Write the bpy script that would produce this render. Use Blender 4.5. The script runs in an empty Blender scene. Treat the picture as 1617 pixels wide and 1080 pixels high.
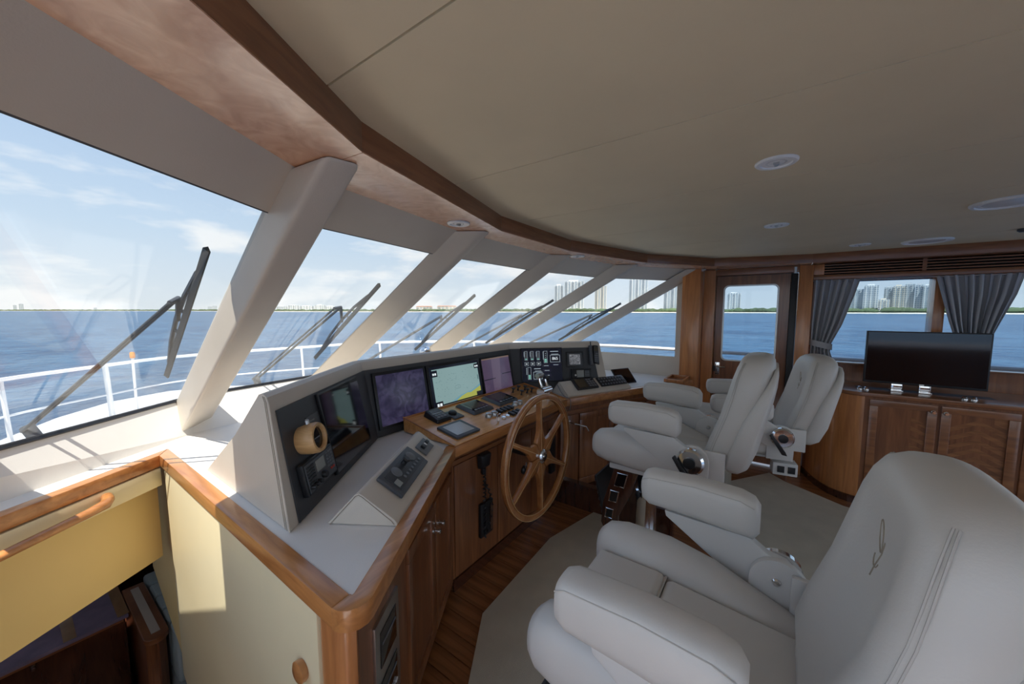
import bpy, bmesh, math, random
from mathutils import Vector, Matrix
R = math.radians
random.seed(7)
scn = bpy.context.scene
COL = scn.collection

# ------------------------------------------------------------------ camera
F_PX, W_PX, H_PX = 580.0, 1617, 1080
cam_d = bpy.data.cameras.new('camera')
cam = bpy.data.objects.new('camera', cam_d); COL.objects.link(cam)
cam_d.sensor_width = 36.0
cam_d.lens = F_PX / W_PX * 36.0
cam_d.clip_start = 0.02; cam_d.clip_end = 60000
CAM_AZ = math.atan2(812, F_PX); CAM_PITCH = math.atan(50 / F_PX)
cam.location = (0, 0, 1.58)
cam.rotation_euler = (math.pi / 2 - CAM_PITCH, 0, -CAM_AZ)
scn.camera = cam

# ------------------------------------------------------------------ exposure
scn.view_settings.view_transform = 'Standard'
scn.view_settings.look = 'None'
scn.view_settings.gamma = 1.0
scn.view_settings.use_curve_mapping = False
scn.view_settings.exposure = 0.78

# ------------------------------------------------------------------ world sky
SKY_STRENGTH = 0.95
world = bpy.data.worlds.new('sky'); scn.world = world
world.use_nodes = True
nt = world.node_tree; nt.nodes.clear()
def wn(t, **k):
    n = nt.nodes.new(t)
    for a, b in k.items(): setattr(n, a, b)
    return n
tc = wn('ShaderNodeTexCoord'); sep = wn('ShaderNodeSeparateXYZ')
nt.links.new(tc.outputs['Generated'], sep.inputs[0])
ramp = wn('ShaderNodeValToRGB')
cr = ramp.color_ramp
cr.elements[0].position = 0.0; cr.elements[0].color = (0.80, 0.86, 0.91, 1)
cr.elements[1].position = 1.0; cr.elements[1].color = (0.30, 0.45, 0.74, 1)
e = cr.elements.new(0.16); e.color = (0.60, 0.74, 0.90, 1)
e = cr.elements.new(0.45); e.color = (0.37, 0.54, 0.82, 1)
nt.links.new(sep.outputs['Z'], ramp.inputs[0])
mp = wn('ShaderNodeMapping'); mp.inputs['Scale'].default_value = (2.6, 2.6, 9.0)
mp.inputs['Location'].default_value = (0.4, 0.9, 0.0)
nt.links.new(tc.outputs['Generated'], mp.inputs[0])
no = wn('ShaderNodeTexNoise'); no.inputs['Scale'].default_value = 1.6
no.inputs['Detail'].default_value = 7; no.inputs['Roughness'].default_value = 0.55
nt.links.new(mp.outputs[0], no.inputs['Vector'])
cm = wn('ShaderNodeMapRange'); cm.inputs[1].default_value = 0.50; cm.inputs[2].default_value = 0.64
nt.links.new(no.outputs[0], cm.inputs[0])
band = wn('ShaderNodeMapRange'); band.inputs[1].default_value = 0.75; band.inputs[2].default_value = 0.10
nt.links.new(sep.outputs['Z'], band.inputs[0])
mul = wn('ShaderNodeMath', operation='MULTIPLY')
nt.links.new(cm.outputs[0], mul.inputs[0]); nt.links.new(band.outputs[0], mul.inputs[1])
mix = wn('ShaderNodeMixRGB'); mix.inputs[2].default_value = (0.97, 0.98, 1.0, 1)
nt.links.new(mul.outputs[0], mix.inputs[0]); nt.links.new(ramp.outputs[0], mix.inputs[1])
bg = wn('ShaderNodeBackground'); bg.inputs[1].default_value = SKY_STRENGTH
nt.links.new(mix.outputs[0], bg.inputs[0])
wo = wn('ShaderNodeOutputWorld'); nt.links.new(bg.outputs[0], wo.inputs[0])

# ------------------------------------------------------------------ sun (high, from port quarter)
SUN_STRENGTH = 6.2
sun_d = bpy.data.lights.new('sun', 'SUN'); sun_d.energy = SUN_STRENGTH; sun_d.angle = R(0.55)
sun_d.color = (1.0, 0.94, 0.84)
sun = bpy.data.objects.new('sun', sun_d); COL.objects.link(sun)
sun.rotation_euler = Vector((-0.42, -0.26, 1.0)).to_track_quat('Z', 'Y').to_euler()
sun.location = (-3, -3, 12)

# ------------------------------------------------------------------ helpers
def tag(o, label=None, cat=None, group=None, kind=None):
    if label: o['label'] = label
    if cat: o['category'] = cat
    if group: o['group'] = group
    if kind: o['kind'] = kind
    return o

def thing(name, label, cat, loc=(0, 0, 0), rotz=0.0, group=None, kind=None):
    o = bpy.data.objects.new(name, None); COL.objects.link(o)
    o.empty_display_size = 0.05
    o.location = loc; o.rotation_euler = (0, 0, rotz)
    return tag(o, label, cat, group, kind)

def world_mat(o):
    m = o.matrix_basis.copy(); p = o.parent
    while p is not None:
        m = p.matrix_basis @ m; p = p.parent
    return m

class MB:
    """collects shapes and links them as ONE mesh object"""
    def __init__(self): self.v = []; self.f = []
    def add(self, vs, fs, M=None):
        k = len(self.v)
        for p in vs:
            p = Vector(p)
            self.v.append(M @ p if M is not None else p)
        for f in fs: self.f.append([i + k for i in f])
        return self
    def box(self, x0, x1, y0, y1, z0, z1, M=None):
        vs = [(x0,y0,z0),(x1,y0,z0),(x1,y1,z0),(x0,y1,z0),(x0,y0,z1),(x1,y0,z1),(x1,y1,z1),(x0,y1,z1)]
        fs = [(0,3,2,1),(4,5,6,7),(0,1,5,4),(1,2,6,5),(2,3,7,6),(3,0,4,7)]
        return self.add(vs, fs, M)
    def prism(self, poly, z0, z1, M=None):
        n = len(poly)
        vs = [(p[0], p[1], z0) for p in poly] + [(p[0], p[1], z1) for p in poly]
        fs = [tuple(range(n - 1, -1, -1)), tuple(range(n, 2 * n))]
        fs += [(i, (i + 1) % n, n + (i + 1) % n, n + i) for i in range(n)]
        return self.add(vs, fs, M)
    def hexa(self, bot, top):
        """two matching loops of points"""
        n = len(bot)
        fs = [tuple(range(n - 1, -1, -1)), tuple(range(n, 2 * n))]
        fs += [(i, (i + 1) % n, n + (i + 1) % n, n + i) for i in range(n)]
        return self.add(list(bot) + list(top), fs)
    def cyl(self, p0, p1, r0, r1=None, seg=16, M=None):
        r1 = r0 if r1 is None else r1
        p0 = Vector(p0); p1 = Vector(p1); d = (p1 - p0).normalized()
        a = d.orthogonal().normalized(); b = d.cross(a)
        vs = []
        for p, r in ((p0, r0), (p1, r1)):
            for i in range(seg):
                t = 2 * math.pi * i / seg
                vs.append(p + (a * math.cos(t) + b * math.sin(t)) * r)
        fs = [tuple(range(seg - 1, -1, -1)), tuple(range(seg, 2 * seg))]
        fs += [(i, (i + 1) % seg, seg + (i + 1) % seg, seg + i) for i in range(seg)]
        return self.add(vs, fs, M)
    def loft(self, rings, cap=True, closed=False, M=None):
        n = len(rings[0]); m = len(rings)
        vs = [p for r in rings for p in r]; fs = []
        for j in range(m - 1 + (1 if closed else 0)):
            j2 = (j + 1) % m
            for i in range(n):
                fs.append((j*n+i, j*n+(i+1) % n, j2*n+(i+1) % n, j2*n+i))
        if cap and not closed:
            fs.append(tuple(range(n - 1, -1, -1))); fs.append(tuple(range((m - 1) * n, m * n)))
        return self.add(vs, fs, M)
    def tube(self, pts, r, seg=8, closed=False, M=None):
        pts = [Vector(p) for p in pts]; n = len(pts); rings = []
        prev = None
        for i, p in enumerate(pts):
            if closed: d = pts[(i + 1) % n] - pts[i - 1]
            else: d = pts[min(i + 1, n - 1)] - pts[max(i - 1, 0)]
            d.normalize()
            a = d.orthogonal().normalized() if prev is None else (prev - d * prev.dot(d))
            if a.length < 1e-5: a = d.orthogonal()
            a.normalize(); prev = a; b = d.cross(a)
            rr = r[i] if isinstance(r, (list, tuple)) else r
            rings.append([p + (a * math.cos(2*math.pi*k/seg) + b * math.sin(2*math.pi*k/seg)) * rr for k in range(seg)])
        return self.loft(rings, cap=not closed, closed=closed, M=M)
    def lathe(self, prof, p0, axis, seg=20, M=None):
        """prof: list of (radius, distance along axis)"""
        p0 = Vector(p0); d = Vector(axis).normalized()
        a = d.orthogonal().normalized(); b = d.cross(a)
        rings = [[p0 + d * h + (a * math.cos(2*math.pi*k/seg) + b * math.sin(2*math.pi*k/seg)) * max(r, 1e-4) for k in range(seg)] for r, h in prof]
        return self.loft(rings, M=M)
    def build(self, name, mat, parent=None, bevel=0.0, seg=2, smooth=False, sub=0, ang=35, local=False):
        me = bpy.data.meshes.new(name)
        vs = self.v
        if parent is not None and not local:
            inv = world_mat(parent).inverted(); vs = [inv @ p for p in vs]
        me.from_pydata([tuple(p) for p in vs], [], self.f)
        bm = bmesh.new(); bm.from_mesh(me)
        bmesh.ops.recalc_face_normals(bm, faces=bm.faces[:])
        if bevel > 0:
            es = [e for e in bm.edges if len(e.link_faces) == 2 and e.calc_face_angle(0) > R(28)]
            bmesh.ops.bevel(bm, geom=es, offset=bevel, segments=seg, profile=0.6, affect='EDGES', clamp_overlap=True)
        bm.to_mesh(me); bm.free()
        o = bpy.data.objects.new(name, me); COL.objects.link(o)
        if mat is not None: me.materials.append(mat)
        if parent is not None: o.parent = parent
        if smooth or bevel > 0:
            me.shade_smooth()
            me.set_sharp_from_angle(angle=R(ang))
        if sub:
            s = o.modifiers.new('sub', 'SUBSURF'); s.levels = sub; s.render_levels = sub
        return o

def copy_tree(o, parent=None):
    c = o.copy(); COL.objects.link(c); c.parent = parent
    for ch in list(o.children): copy_tree(ch, c)
    return c

def frame_mat(o, u, v):
    u = Vector(u).normalized(); v = Vector(v); v = (v - u * v.dot(u)).normalized(); n = u.cross(v)
    return Matrix(((u.x, v.x, n.x, o[0]), (u.y, v.y, n.y, o[1]), (u.z, v.z, n.z, o[2]), (0, 0, 0, 1)))

def text_part(txt, size, M, mat, parent, name='lettering', align='CENTER', depth=0.0006):
    cu = bpy.data.curves.new('t', 'FONT'); cu.body = txt; cu.size = size
    cu.align_x = align; cu.align_y = 'CENTER'; cu.extrude = depth
    o = bpy.data.objects.new('t', cu); COL.objects.link(o)
    dg = bpy.context.evaluated_depsgraph_get(); dg.update()
    me = bpy.data.meshes.new_from_object(o.evaluated_get(dg))
    bpy.data.objects.remove(o); bpy.data.curves.remove(cu)
    me.transform(world_mat(parent).inverted() @ M)
    t = bpy.data.objects.new(name, me); COL.objects.link(t); t.parent = parent
    me.materials.clear(); me.materials.append(mat)
    return t

# ------------------------------------------------------------------ materials
MATS = {}
def new_mat(name):
    m = bpy.data.materials.new(name); m.use_nodes = True
    n = m.node_tree; b = n.nodes['Principled BSDF']
    return m, n, b
def plain(name, col, rough=0.5, metal=0.0, bump=0.0, bscale=60, var=0.0, vscale=4, coat=0.0, spec=None):
    if name in MATS: return MATS[name]
    m, n, b = new_mat(name)
    b.inputs['Base Color'].default_value = (*col, 1); b.inputs['Roughness'].default_value = rough
    b.inputs['Metallic'].default_value = metal
    if coat: b.inputs['Coat Weight'].default_value = coat; b.inputs['Coat Roughness'].default_value = 0.08
    if spec is not None: b.inputs['Specular IOR Level'].default_value = spec
    if bump or var:
        t = n.nodes.new('ShaderNodeTexCoord')
    if var:
        x = n.nodes.new('ShaderNodeTexNoise'); x.inputs['Scale'].default_value = vscale; x.inputs['Detail'].default_value = 4
        n.links.new(t.outputs['Object'], x.inputs['Vector'])
        r = n.nodes.new('ShaderNodeValToRGB')
        r.color_ramp.elements[0].position = .3; r.color_ramp.elements[1].position = .7
        r.color_ramp.elements[0].color = (*[c * (1 - var) for c in col], 1)
        r.color_ramp.elements[1].color = (*[min(1, c * (1 + var)) for c in col], 1)
        n.links.new(x.outputs[0], r.inputs[0]); n.links.new(r.outputs[0], b.inputs['Base Color'])
    if bump:
        x = n.nodes.new('ShaderNodeTexNoise'); x.inputs['Scale'].default_value = bscale; x.inputs['Detail'].default_value = 5
        n.links.new(t.outputs['Object'], x.inputs['Vector'])
        bp = n.nodes.new('ShaderNodeBump'); bp.inputs['Strength'].default_value = bump; bp.inputs['Distance'].default_value = 0.01
        n.links.new(x.outputs[0], bp.inputs['Height']); n.links.new(bp.outputs[0], b.inputs['Normal'])
    MATS[name] = m; return m
def wood(name, c0, c1, scale=(3, 3, 40), rough=0.3, coat=0.5, rotz=0.0, detail=6, dist=1.5, noise=1.0):
    m, n, b = new_mat(name)
    t = n.nodes.new('ShaderNodeTexCoord'); mp = n.nodes.new('ShaderNodeMapping')
    mp.inputs['Scale'].default_value = scale; mp.inputs['Rotation'].default_value = (0, 0, rotz)
    x = n.nodes.new('ShaderNodeTexNoise'); x.inputs['Scale'].default_value = noise; x.inputs['Detail'].default_value = detail
    x.inputs['Distortion'].default_value = dist
    n.links.new(t.outputs['Object'], mp.inputs[0]); n.links.new(mp.outputs[0], x.inputs['Vector'])
    r = n.nodes.new('ShaderNodeValToRGB'); r.color_ramp.elements[0].position = .32; r.color_ramp.elements[1].position = .68
    r.color_ramp.elements[0].color = (*c0, 1); r.color_ramp.elements[1].color = (*c1, 1)
    n.links.new(x.outputs[0], r.inputs[0]); n.links.new(r.outputs[0], b.inputs['Base Color'])
    b.inputs['Roughness'].default_value = rough
    b.inputs['Coat Weight'].default_value = coat; b.inputs['Coat Roughness'].default_value = 0.12
    MATS[name] = m; return m
def emit(name, col, s=1.0, noise=None, rough=0.15):
    m, n, b = new_mat(name)
    b.inputs['Base Color'].default_value = (0.01, 0.01, 0.012, 1); b.inputs['Roughness'].default_value = rough
    b.inputs['Emission Color'].default_value = (*col, 1); b.inputs['Emission Strength'].default_value = s
    if noise:
        t = n.nodes.new('ShaderNodeTexCoord'); x = n.nodes.new('ShaderNodeTexNoise')
        x.inputs['Scale'].default_value = noise[0]; x.inputs['Detail'].default_value = 3; x.inputs['Distortion'].default_value = 2.0
        n.links.new(t.outputs['Object'], x.inputs['Vector'])
        r = n.nodes.new('ShaderNodeValToRGB'); r.color_ramp.elements[0].position = .38; r.color_ramp.elements[1].position = .62
        r.color_ramp.elements[0].color = (*noise[1], 1); r.color_ramp.elements[1].color = (*col, 1)
        n.links.new(x.outputs[0], r.inputs[0]); n.links.new(r.outputs[0], b.inputs['Emission Color'])
    MATS[name] = m; return m
def glass(name, tint, refl=0.06):
    m = bpy.data.materials.new(name); m.use_nodes = True
    n = m.node_tree; n.nodes.clear()
    tr = n.nodes.new('ShaderNodeBsdfTransparent'); tr.inputs[0].default_value = (*tint, 1)
    gl = n.nodes.new('ShaderNodeBsdfGlossy'); gl.inputs['Roughness'].default_value = 0.0
    lw = n.nodes.new('ShaderNodeLayerWeight'); lw.inputs[0].default_value = 0.5
    mx = n.nodes.new('ShaderNodeMixShader'); ou = n.nodes.new('ShaderNodeOutputMaterial')
    pw = n.nodes.new('ShaderNodeMath'); pw.operation = 'POWER'; pw.inputs[1].default_value = 5.0
    mu = n.nodes.new('ShaderNodeMath'); mu.operation = 'MULTIPLY_ADD'; mu.inputs[1].default_value = 0.5 * refl; mu.inputs[2].default_value = 0.022 * refl
    n.links.new(lw.outputs['Facing'], pw.inputs[0]); n.links.new(pw.outputs[0], mu.inputs[0]); n.links.new(mu.outputs[0], mx.inputs[0])
    n.links.new(tr.outputs[0], mx.inputs[1]); n.links.new(gl.outputs[0], mx.inputs[2]); n.links.new(mx.outputs[0], ou.inputs[0])
    MATS[name] = m; return m

TEAK = wood('teak_varnish', (0.390, 0.150, 0.046), (0.598, 0.260, 0.085), (4, 40, 40), 0.28, 0.6, dist=0.6)
TEAKY = wood('teak_varnish_fore_aft', (0.390, 0.150, 0.046), (0.598, 0.260, 0.085), (40, 4, 40), 0.28, 0.6, dist=0.6)
DASHWOOD = wood('dash_teak', (0.62, 0.275, 0.08), (0.80, 0.40, 0.13), (3, 30, 30), 0.22, 0.7, dist=0.8)
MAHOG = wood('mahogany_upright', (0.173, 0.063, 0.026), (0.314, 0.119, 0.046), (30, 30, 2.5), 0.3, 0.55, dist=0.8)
MAHOGL = wood('mahogany_lit', (0.42, 0.155, 0.052), (0.63, 0.262, 0.088), (30, 30, 2.5), 0.3, 0.5, dist=0.6)  # brighter copy of the mahogany, window light put into its colour
MAHOGX = wood('mahogany_lengthwise', (0.195, 0.072, 0.028), (0.345, 0.132, 0.048), (3, 3, 30), 0.3, 0.5, dist=0.6)
CHEV_A = wood('chevron_grain_rising', (0.21, 0.080, 0.030), (0.36, 0.145, 0.052), (20, 8, 60), 0.32, 0.4, dist=0.4)
BURL = wood('burl_veneer', (0.52, 0.25, 0.135), (0.72, 0.41, 0.255), (9, 9, 9), 0.25, 0.55, dist=3.0, detail=9)
CHEV_B = wood('chevron_grain_falling', (0.155, 0.056, 0.021), (0.26, 0.102, 0.038), (20, 8, 60), 0.32, 0.4, dist=0.4)
FASCIA = wood('fascia_mahogany', (0.20, 0.070, 0.026), (0.31, 0.118, 0.046), (6, 6, 60), 0.35, 0.4, dist=0.5)
FLOORW = wood('floor_teak', (0.188, 0.069, 0.025), (0.338, 0.131, 0.045), (40, 2.5, 10), 0.25, 0.6, dist=0.6)
FLOORJ = plain('floor_caulk', (0.03, 0.016, 0.01), 0.6)
DARKW = wood('dark_gloss_wood', (0.045, 0.014, 0.008), (0.085, 0.028, 0.014), (20, 20, 3), 0.16, 0.8)
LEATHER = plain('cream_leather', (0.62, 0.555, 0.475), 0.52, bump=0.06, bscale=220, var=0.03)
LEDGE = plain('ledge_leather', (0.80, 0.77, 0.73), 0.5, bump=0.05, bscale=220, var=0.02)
PODL = plain('pod_leather', (0.63, 0.565, 0.485), 0.5, bump=0.07, bscale=240, var=0.03)
STITCH = plain('stitch_thread', (0.33, 0.28, 0.22), 0.8)
HEADL = plain('headliner_vinyl', (0.72, 0.62, 0.435), 0.62, bump=0.04, bscale=120, var=0.03)
SEATL = plain('chair_leather', (0.66, 0.635, 0.60), 0.42, bump=0.05, bscale=160, var=0.025)
SEATS = plain('chair_thread', (0.56, 0.535, 0.50), 0.7)
WHITEM = plain('white_enamel', (0.68, 0.665, 0.64), 0.35)
YELLOW = plain('yellow_lacquer', (0.80, 0.60, 0.27), 0.42, var=0.02)
YELLOWL = plain('yellow_lacquer_lit', (0.80, 0.695, 0.455), 0.38, var=0.02)  # paler copy of the yellow lacquer, sunlight put into the colour
CHROME = plain('chrome', (0.82, 0.82, 0.82), 0.10, 1.0)
BRASS = plain('brass', (0.75, 0.6, 0.35), 0.2, 1.0)
ALU = plain('brushed_metal', (0.55, 0.55, 0.54), 0.35, 1.0)
BLACK = plain('black_plastic', (0.014, 0.014, 0.016), 0.38)
BLACKG = plain('black_gloss', (0.006, 0.006, 0.008), 0.06, coat=0.6)
CHAR = plain('charcoal_panel', (0.048, 0.050, 0.056), 0.45, bump=0.02, bscale=300)
GUN = plain('gunmetal_plastic', (0.075, 0.08, 0.09), 0.42)
GREYP = plain('grey_keys', (0.16, 0.17, 0.185), 0.5)
LCD = plain('lcd_grey', (0.30, 0.31, 0.29), 0.2)
LCDD = plain('lcd_dark', (0.075, 0.06, 0.035), 0.2)
WHITEP = plain('white_gelcoat', (0.82, 0.83, 0.84), 0.35)
BIRCH = wood('turned_birch', (0.56, 0.32, 0.13), (0.68, 0.42, 0.19), (10, 10, 60), 0.4, 0.25)
CARPET = plain('carpet_wool', (0.64, 0.575, 0.455), 0.95, bump=0.5, bscale=500, var=0.06, vscale=7, spec=0.1)
CURT = plain('curtain_satin', (0.42, 0.43, 0.46), 0.42, bump=0.04, bscale=200)
PURPLE = plain('sky_reflection_top', (0.26, 0.215, 0.33), 0.12, coat=0.7, var=0.15, vscale=9)  # violet sky reflection put into the colour of a dark wood top
SOFA = plain('grey_sofa', (0.33, 0.36, 0.36), 0.6)
RED = plain('red_mark', (0.5, 0.05, 0.03), 0.4)
GLASS = glass('windscreen_glass', (0.79, 0.80, 0.80), 1.3)
GLASSC = glass('clear_lens', (0.9, 0.9, 0.9), 1.0)
TINT = glass('tinted_glass', (0.62, 0.68, 0.72), 0.8)
SCR_WHITE = emit('screen_white', (0.75, 0.82, 0.85), 0.6)
SCR_GREEN = emit('screen_green', (0.25, 0.62, 0.52), 0.35)
SCR_LINE = emit('screen_line', (0.42, 0.50, 0.55), 0.45)
SCR_BLACK = emit('screen_black', (0.004, 0.005, 0.012), 0.5)
SCR_TEAL = emit('chart_water', (0.36, 0.55, 0.55), 0.34)
SCR_SHOAL = emit('chart_shoal', (0.20, 0.42, 0.50), 0.4)
SCR_LAND = emit('chart_land', (0.50, 0.52, 0.10), 0.4)
SCR_INK = emit('chart_ink', (0.05, 0.12, 0.13), 0.5)
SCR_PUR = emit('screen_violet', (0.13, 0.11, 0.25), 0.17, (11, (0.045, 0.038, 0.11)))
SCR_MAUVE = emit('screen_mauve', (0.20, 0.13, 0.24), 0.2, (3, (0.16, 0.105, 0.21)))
SCR_CAM = emit('screen_camera', (0.22, 0.23, 0.25), 0.5, (40, (0.05, 0.05, 0.06)))
LAMP = plain('lamp_lens', (0.75, 0.76, 0.78), 0.2)

# ================================================================== STRUCTURE
def lerp(a, b, t): return a + (b - a) * t
def poly_y(line, x):
    for (xa, ya), (xb, yb) in zip(line, line[1:]):
        if xa <= x <= xb: return lerp(ya, yb, (x - xa) / (xb - xa))
    return line[0][1] if x < line[0][0] else line[-1][1]
def struct(name, label, cat): return thing(name, label, cat, kind='structure')

ZC, ZS, ZK = 2.08, 2.00, 0.86           # ceiling, soffit, counter
# ---- floor with planks
fl = MB().prism([(0.42, 1.6), (0.42, 0.55), (-0.8, 0.55), (-0.8, -3.4), (4.65, -3.4), (4.65, 1.6)], -0.06, -0.005).build('floor', FLOORJ)
tag(fl, 'dark varnished teak plank floor around the pale carpets', 'floor', kind='structure')
PW = 0.09
long_pl = short_pl = None
for i in range(60):
    x0 = -0.78 + i * PW
    if x0 + PW > 4.64: break
    short = x0 < 0.42
    src = short_pl if short else long_pl
    if src is None:
        y1 = 0.55 if short else 1.59
        o = MB().box(0.002, PW - 0.002, -3.39, y1, 0, 0.0065).build('plank', FLOORW, fl, local=True)
        if short: short_pl = o
        else: long_pl = o
    else:
        o = src.copy(); COL.objects.link(o); o.parent = fl
    o.location = (x0, 0, -0.005)

# ---- ceiling: padded panels with seams
FL = [(-0.8, 0.08), (-0.1, 0.50), (0.60, 0.92), (1.60, 1.21), (2.42, 1.21), (3.40, 0.95), (4.07, 0.50), (4.26, -0.25)]
ce = MB().prism([(-0.8, -3.4)] + [(4.26, -3.4), (4.26, -0.25)] + FL[::-1][1:], 2.097, 2.11).build('ceiling', plain('ceiling_backing', (0.16, 0.135, 0.10), 0.9))
tag(ce, 'beige padded ceiling in long seamed panels', 'ceiling', kind='structure')
edges = [-0.8, -0.19, 0.466, 1.10, 1.76, 2.42, 3.08, 3.74, 4.26]
for a, b in zip(edges, edges[1:]):
    a2, b2 = a + 0.0025, b - 0.0025
    top = [(x, y) for x, y in FL if a2 < x < b2]
    pts = [(a2, -3.4), (b2, -3.4), (b2, poly_y(FL, b2))] + top[::-1] + [(a2, poly_y(FL, a2))]
    MB().prism(pts, ZC, ZC + 0.018).build('ceiling_panel', HEADL, ce)

# ---- fascia around the ceiling recess
fa = struct('trim_1', 'dark mahogany fascia band bordering the beige ceiling', 'trim')
FL2 = FL + [(4.26, -3.4)]
for (xa, ya), (xb, yb) in zip(FL2, FL2[1:]):
    d = Vector((xb - xa, yb - ya, 0)).normalized(); n = Vector((-d.y, d.x, 0))
    a = Vector((xa, ya, 0)); b = Vector((xb, yb, 0))
    e = d * 0.006
    MB().hexa([a - e + Vector((0,0,ZS+0.0035)), b + e + Vector((0,0,ZS+0.0035)), b + e + n*0.022 + Vector((0,0,ZS+0.0035)), a - e + n*0.022 + Vector((0,0,ZS+0.0035))],
              [a - e + Vector((0,0,ZC+0.012)), b + e + Vector((0,0,ZC+0.012)), b + e + n*0.022 + Vector((0,0,ZC+0.012)), a - e + n*0.022 + Vector((0,0,ZC+0.012))]).build('fascia_board', FASCIA, fa, bevel=0.003)

# ---- windscreen lines
ZB, ZT = 1.05, 2.0
B = [(-0.08, 2.364), (0.70, 2.91), (1.50, 3.01), (2.52, 3.01), (3.32, 2.91), (4.22, 2.36)]
T = [(-0.10, 0.77), (0.60, 1.23), (1.50, 1.42), (2.52, 1.42), (3.42, 1.23), (4.25, 0.72)]
BV = [Vector((*p, ZB)) for p in B]; TV = [Vector((*p, ZT)) for p in T]
def pane_pt(i, s, t, off=0.0):
    """point on pane i, s across, t up the rake, off metres outboard"""
    l = BV[i].lerp(TV[i], t); r = BV[i + 1].lerp(TV[i + 1], t)
    n = (BV[i + 1] - BV[i]).cross(TV[i] - BV[i]).normalized()
    if n.y < 0: n = -n
    return l.lerp(r, s) + n * off
win_labels = ['large raked windscreen pane at the far left above the stairwell', 'raked windscreen pane between the first and second cream pillars',
              'centre windscreen pane above the navigation screens', 'raked windscreen pane right of centre between slim pillars',
              'narrow outer windscreen pane before the last cream pillar']
for i in range(5):
    w = struct('window_%d' % (i + 1), win_labels[i], 'window')
    g = MB().hexa([pane_pt(i, 0, 0, .0), pane_pt(i, 1, 0, 0), pane_pt(i, 1, .985, 0), pane_pt(i, 0, .985, 0)],
                  [pane_pt(i, 0, 0, .01), pane_pt(i, 1, 0, .01), pane_pt(i, 1, .985, .01), pane_pt(i, 0, .985, .01)])
    g.build('pane', GLASS, w)
    s = MB()
    s.hexa([pane_pt(i, 0, -.012, -.006), pane_pt(i, 1, -.012, -.006), pane_pt(i, 1, .004, -.006), pane_pt(i, 0, .004, -.006)],
           [pane_pt(i, 0, -.012, .012), pane_pt(i, 1, -.012, .012), pane_pt(i, 1, .004, .012), pane_pt(i, 0, .004, .012)])
    s.build('rubber_seal', BLACK, w)

# ---- burl soffit above the windscreen, one panel per facet
so = struct('trim_2', 'glossy burl wood soffit running above the windscreen', 'trim')
FI = [FL[1], FL[2], FL[3], FL[4], FL[5], FL[6]]
OUT = [(-0.22, 1.02), (0.55, 1.52), (1.46, 1.72), (2.56, 1.72), (3.47, 1.52), (4.45, 0.92)]
for i in range(5):
    a, b = Vector((*FI[i], 0)), Vector((*FI[i + 1], 0)); c, d = Vector((*OUT[i + 1], 0)), Vector((*OUT[i], 0))
    g = (b - a).normalized() * 0.0015
    pts = [a + g, b - g, c - g, d + g]
    MB().prism([(p.x, p.y) for p in pts], ZS, ZS + 0.003).build('soffit_panel', BURL, so)
MB().prism([(-0.8, 0.08), (-0.1015, 0.50), (-0.2215, 1.02), (-0.8, 0.66)], ZS, ZS + 0.003).build('soffit_panel', BURL, so)
MB().prism([FL[6], (4.2665, -0.25), (4.6, -0.25), (4.6, 0.90), (4.4515, 0.92)], ZS, ZS + 0.003).build('soffit_panel', BURL, so)
MB().box(4.27, 4.7, -3.4, -0.252, ZS, ZS + 0.003).build('soffit_panel', FASCIA, so)

# ---- cream headers at the top of each pane
he = struct('trim_3', 'cream padded header panels across the tops of the windscreen panes', 'trim')
for i in range(5):
    t0 = (1.902 - ZB) / (ZT - ZB)
    MB().hexa([pane_pt(i, 0, t0, -.009), pane_pt(i, 1, t0, -.009), pane_pt(i, 1, 1.012, -.009), pane_pt(i, 0, 1.012, -.009)],
              [pane_pt(i, 0, t0, -.002), pane_pt(i, 1, t0, -.002), pane_pt(i, 1, 1.012, -.002), pane_pt(i, 0, 1.012, -.002)]).build('header_panel', LEATHER, he)
    MB().hexa([pane_pt(i, 0, t0 - .004, -.007), pane_pt(i, 1, t0 - .004, -.007), pane_pt(i, 1, t0, -.007), pane_pt(i, 0, t0, -.007)],
              [pane_pt(i, 0, t0 - .004, -.002), pane_pt(i, 1, t0 - .004, -.002), pane_pt(i, 1, t0, -.002), pane_pt(i, 0, t0, -.002)]).build('header_edge', GUN, he)

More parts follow.
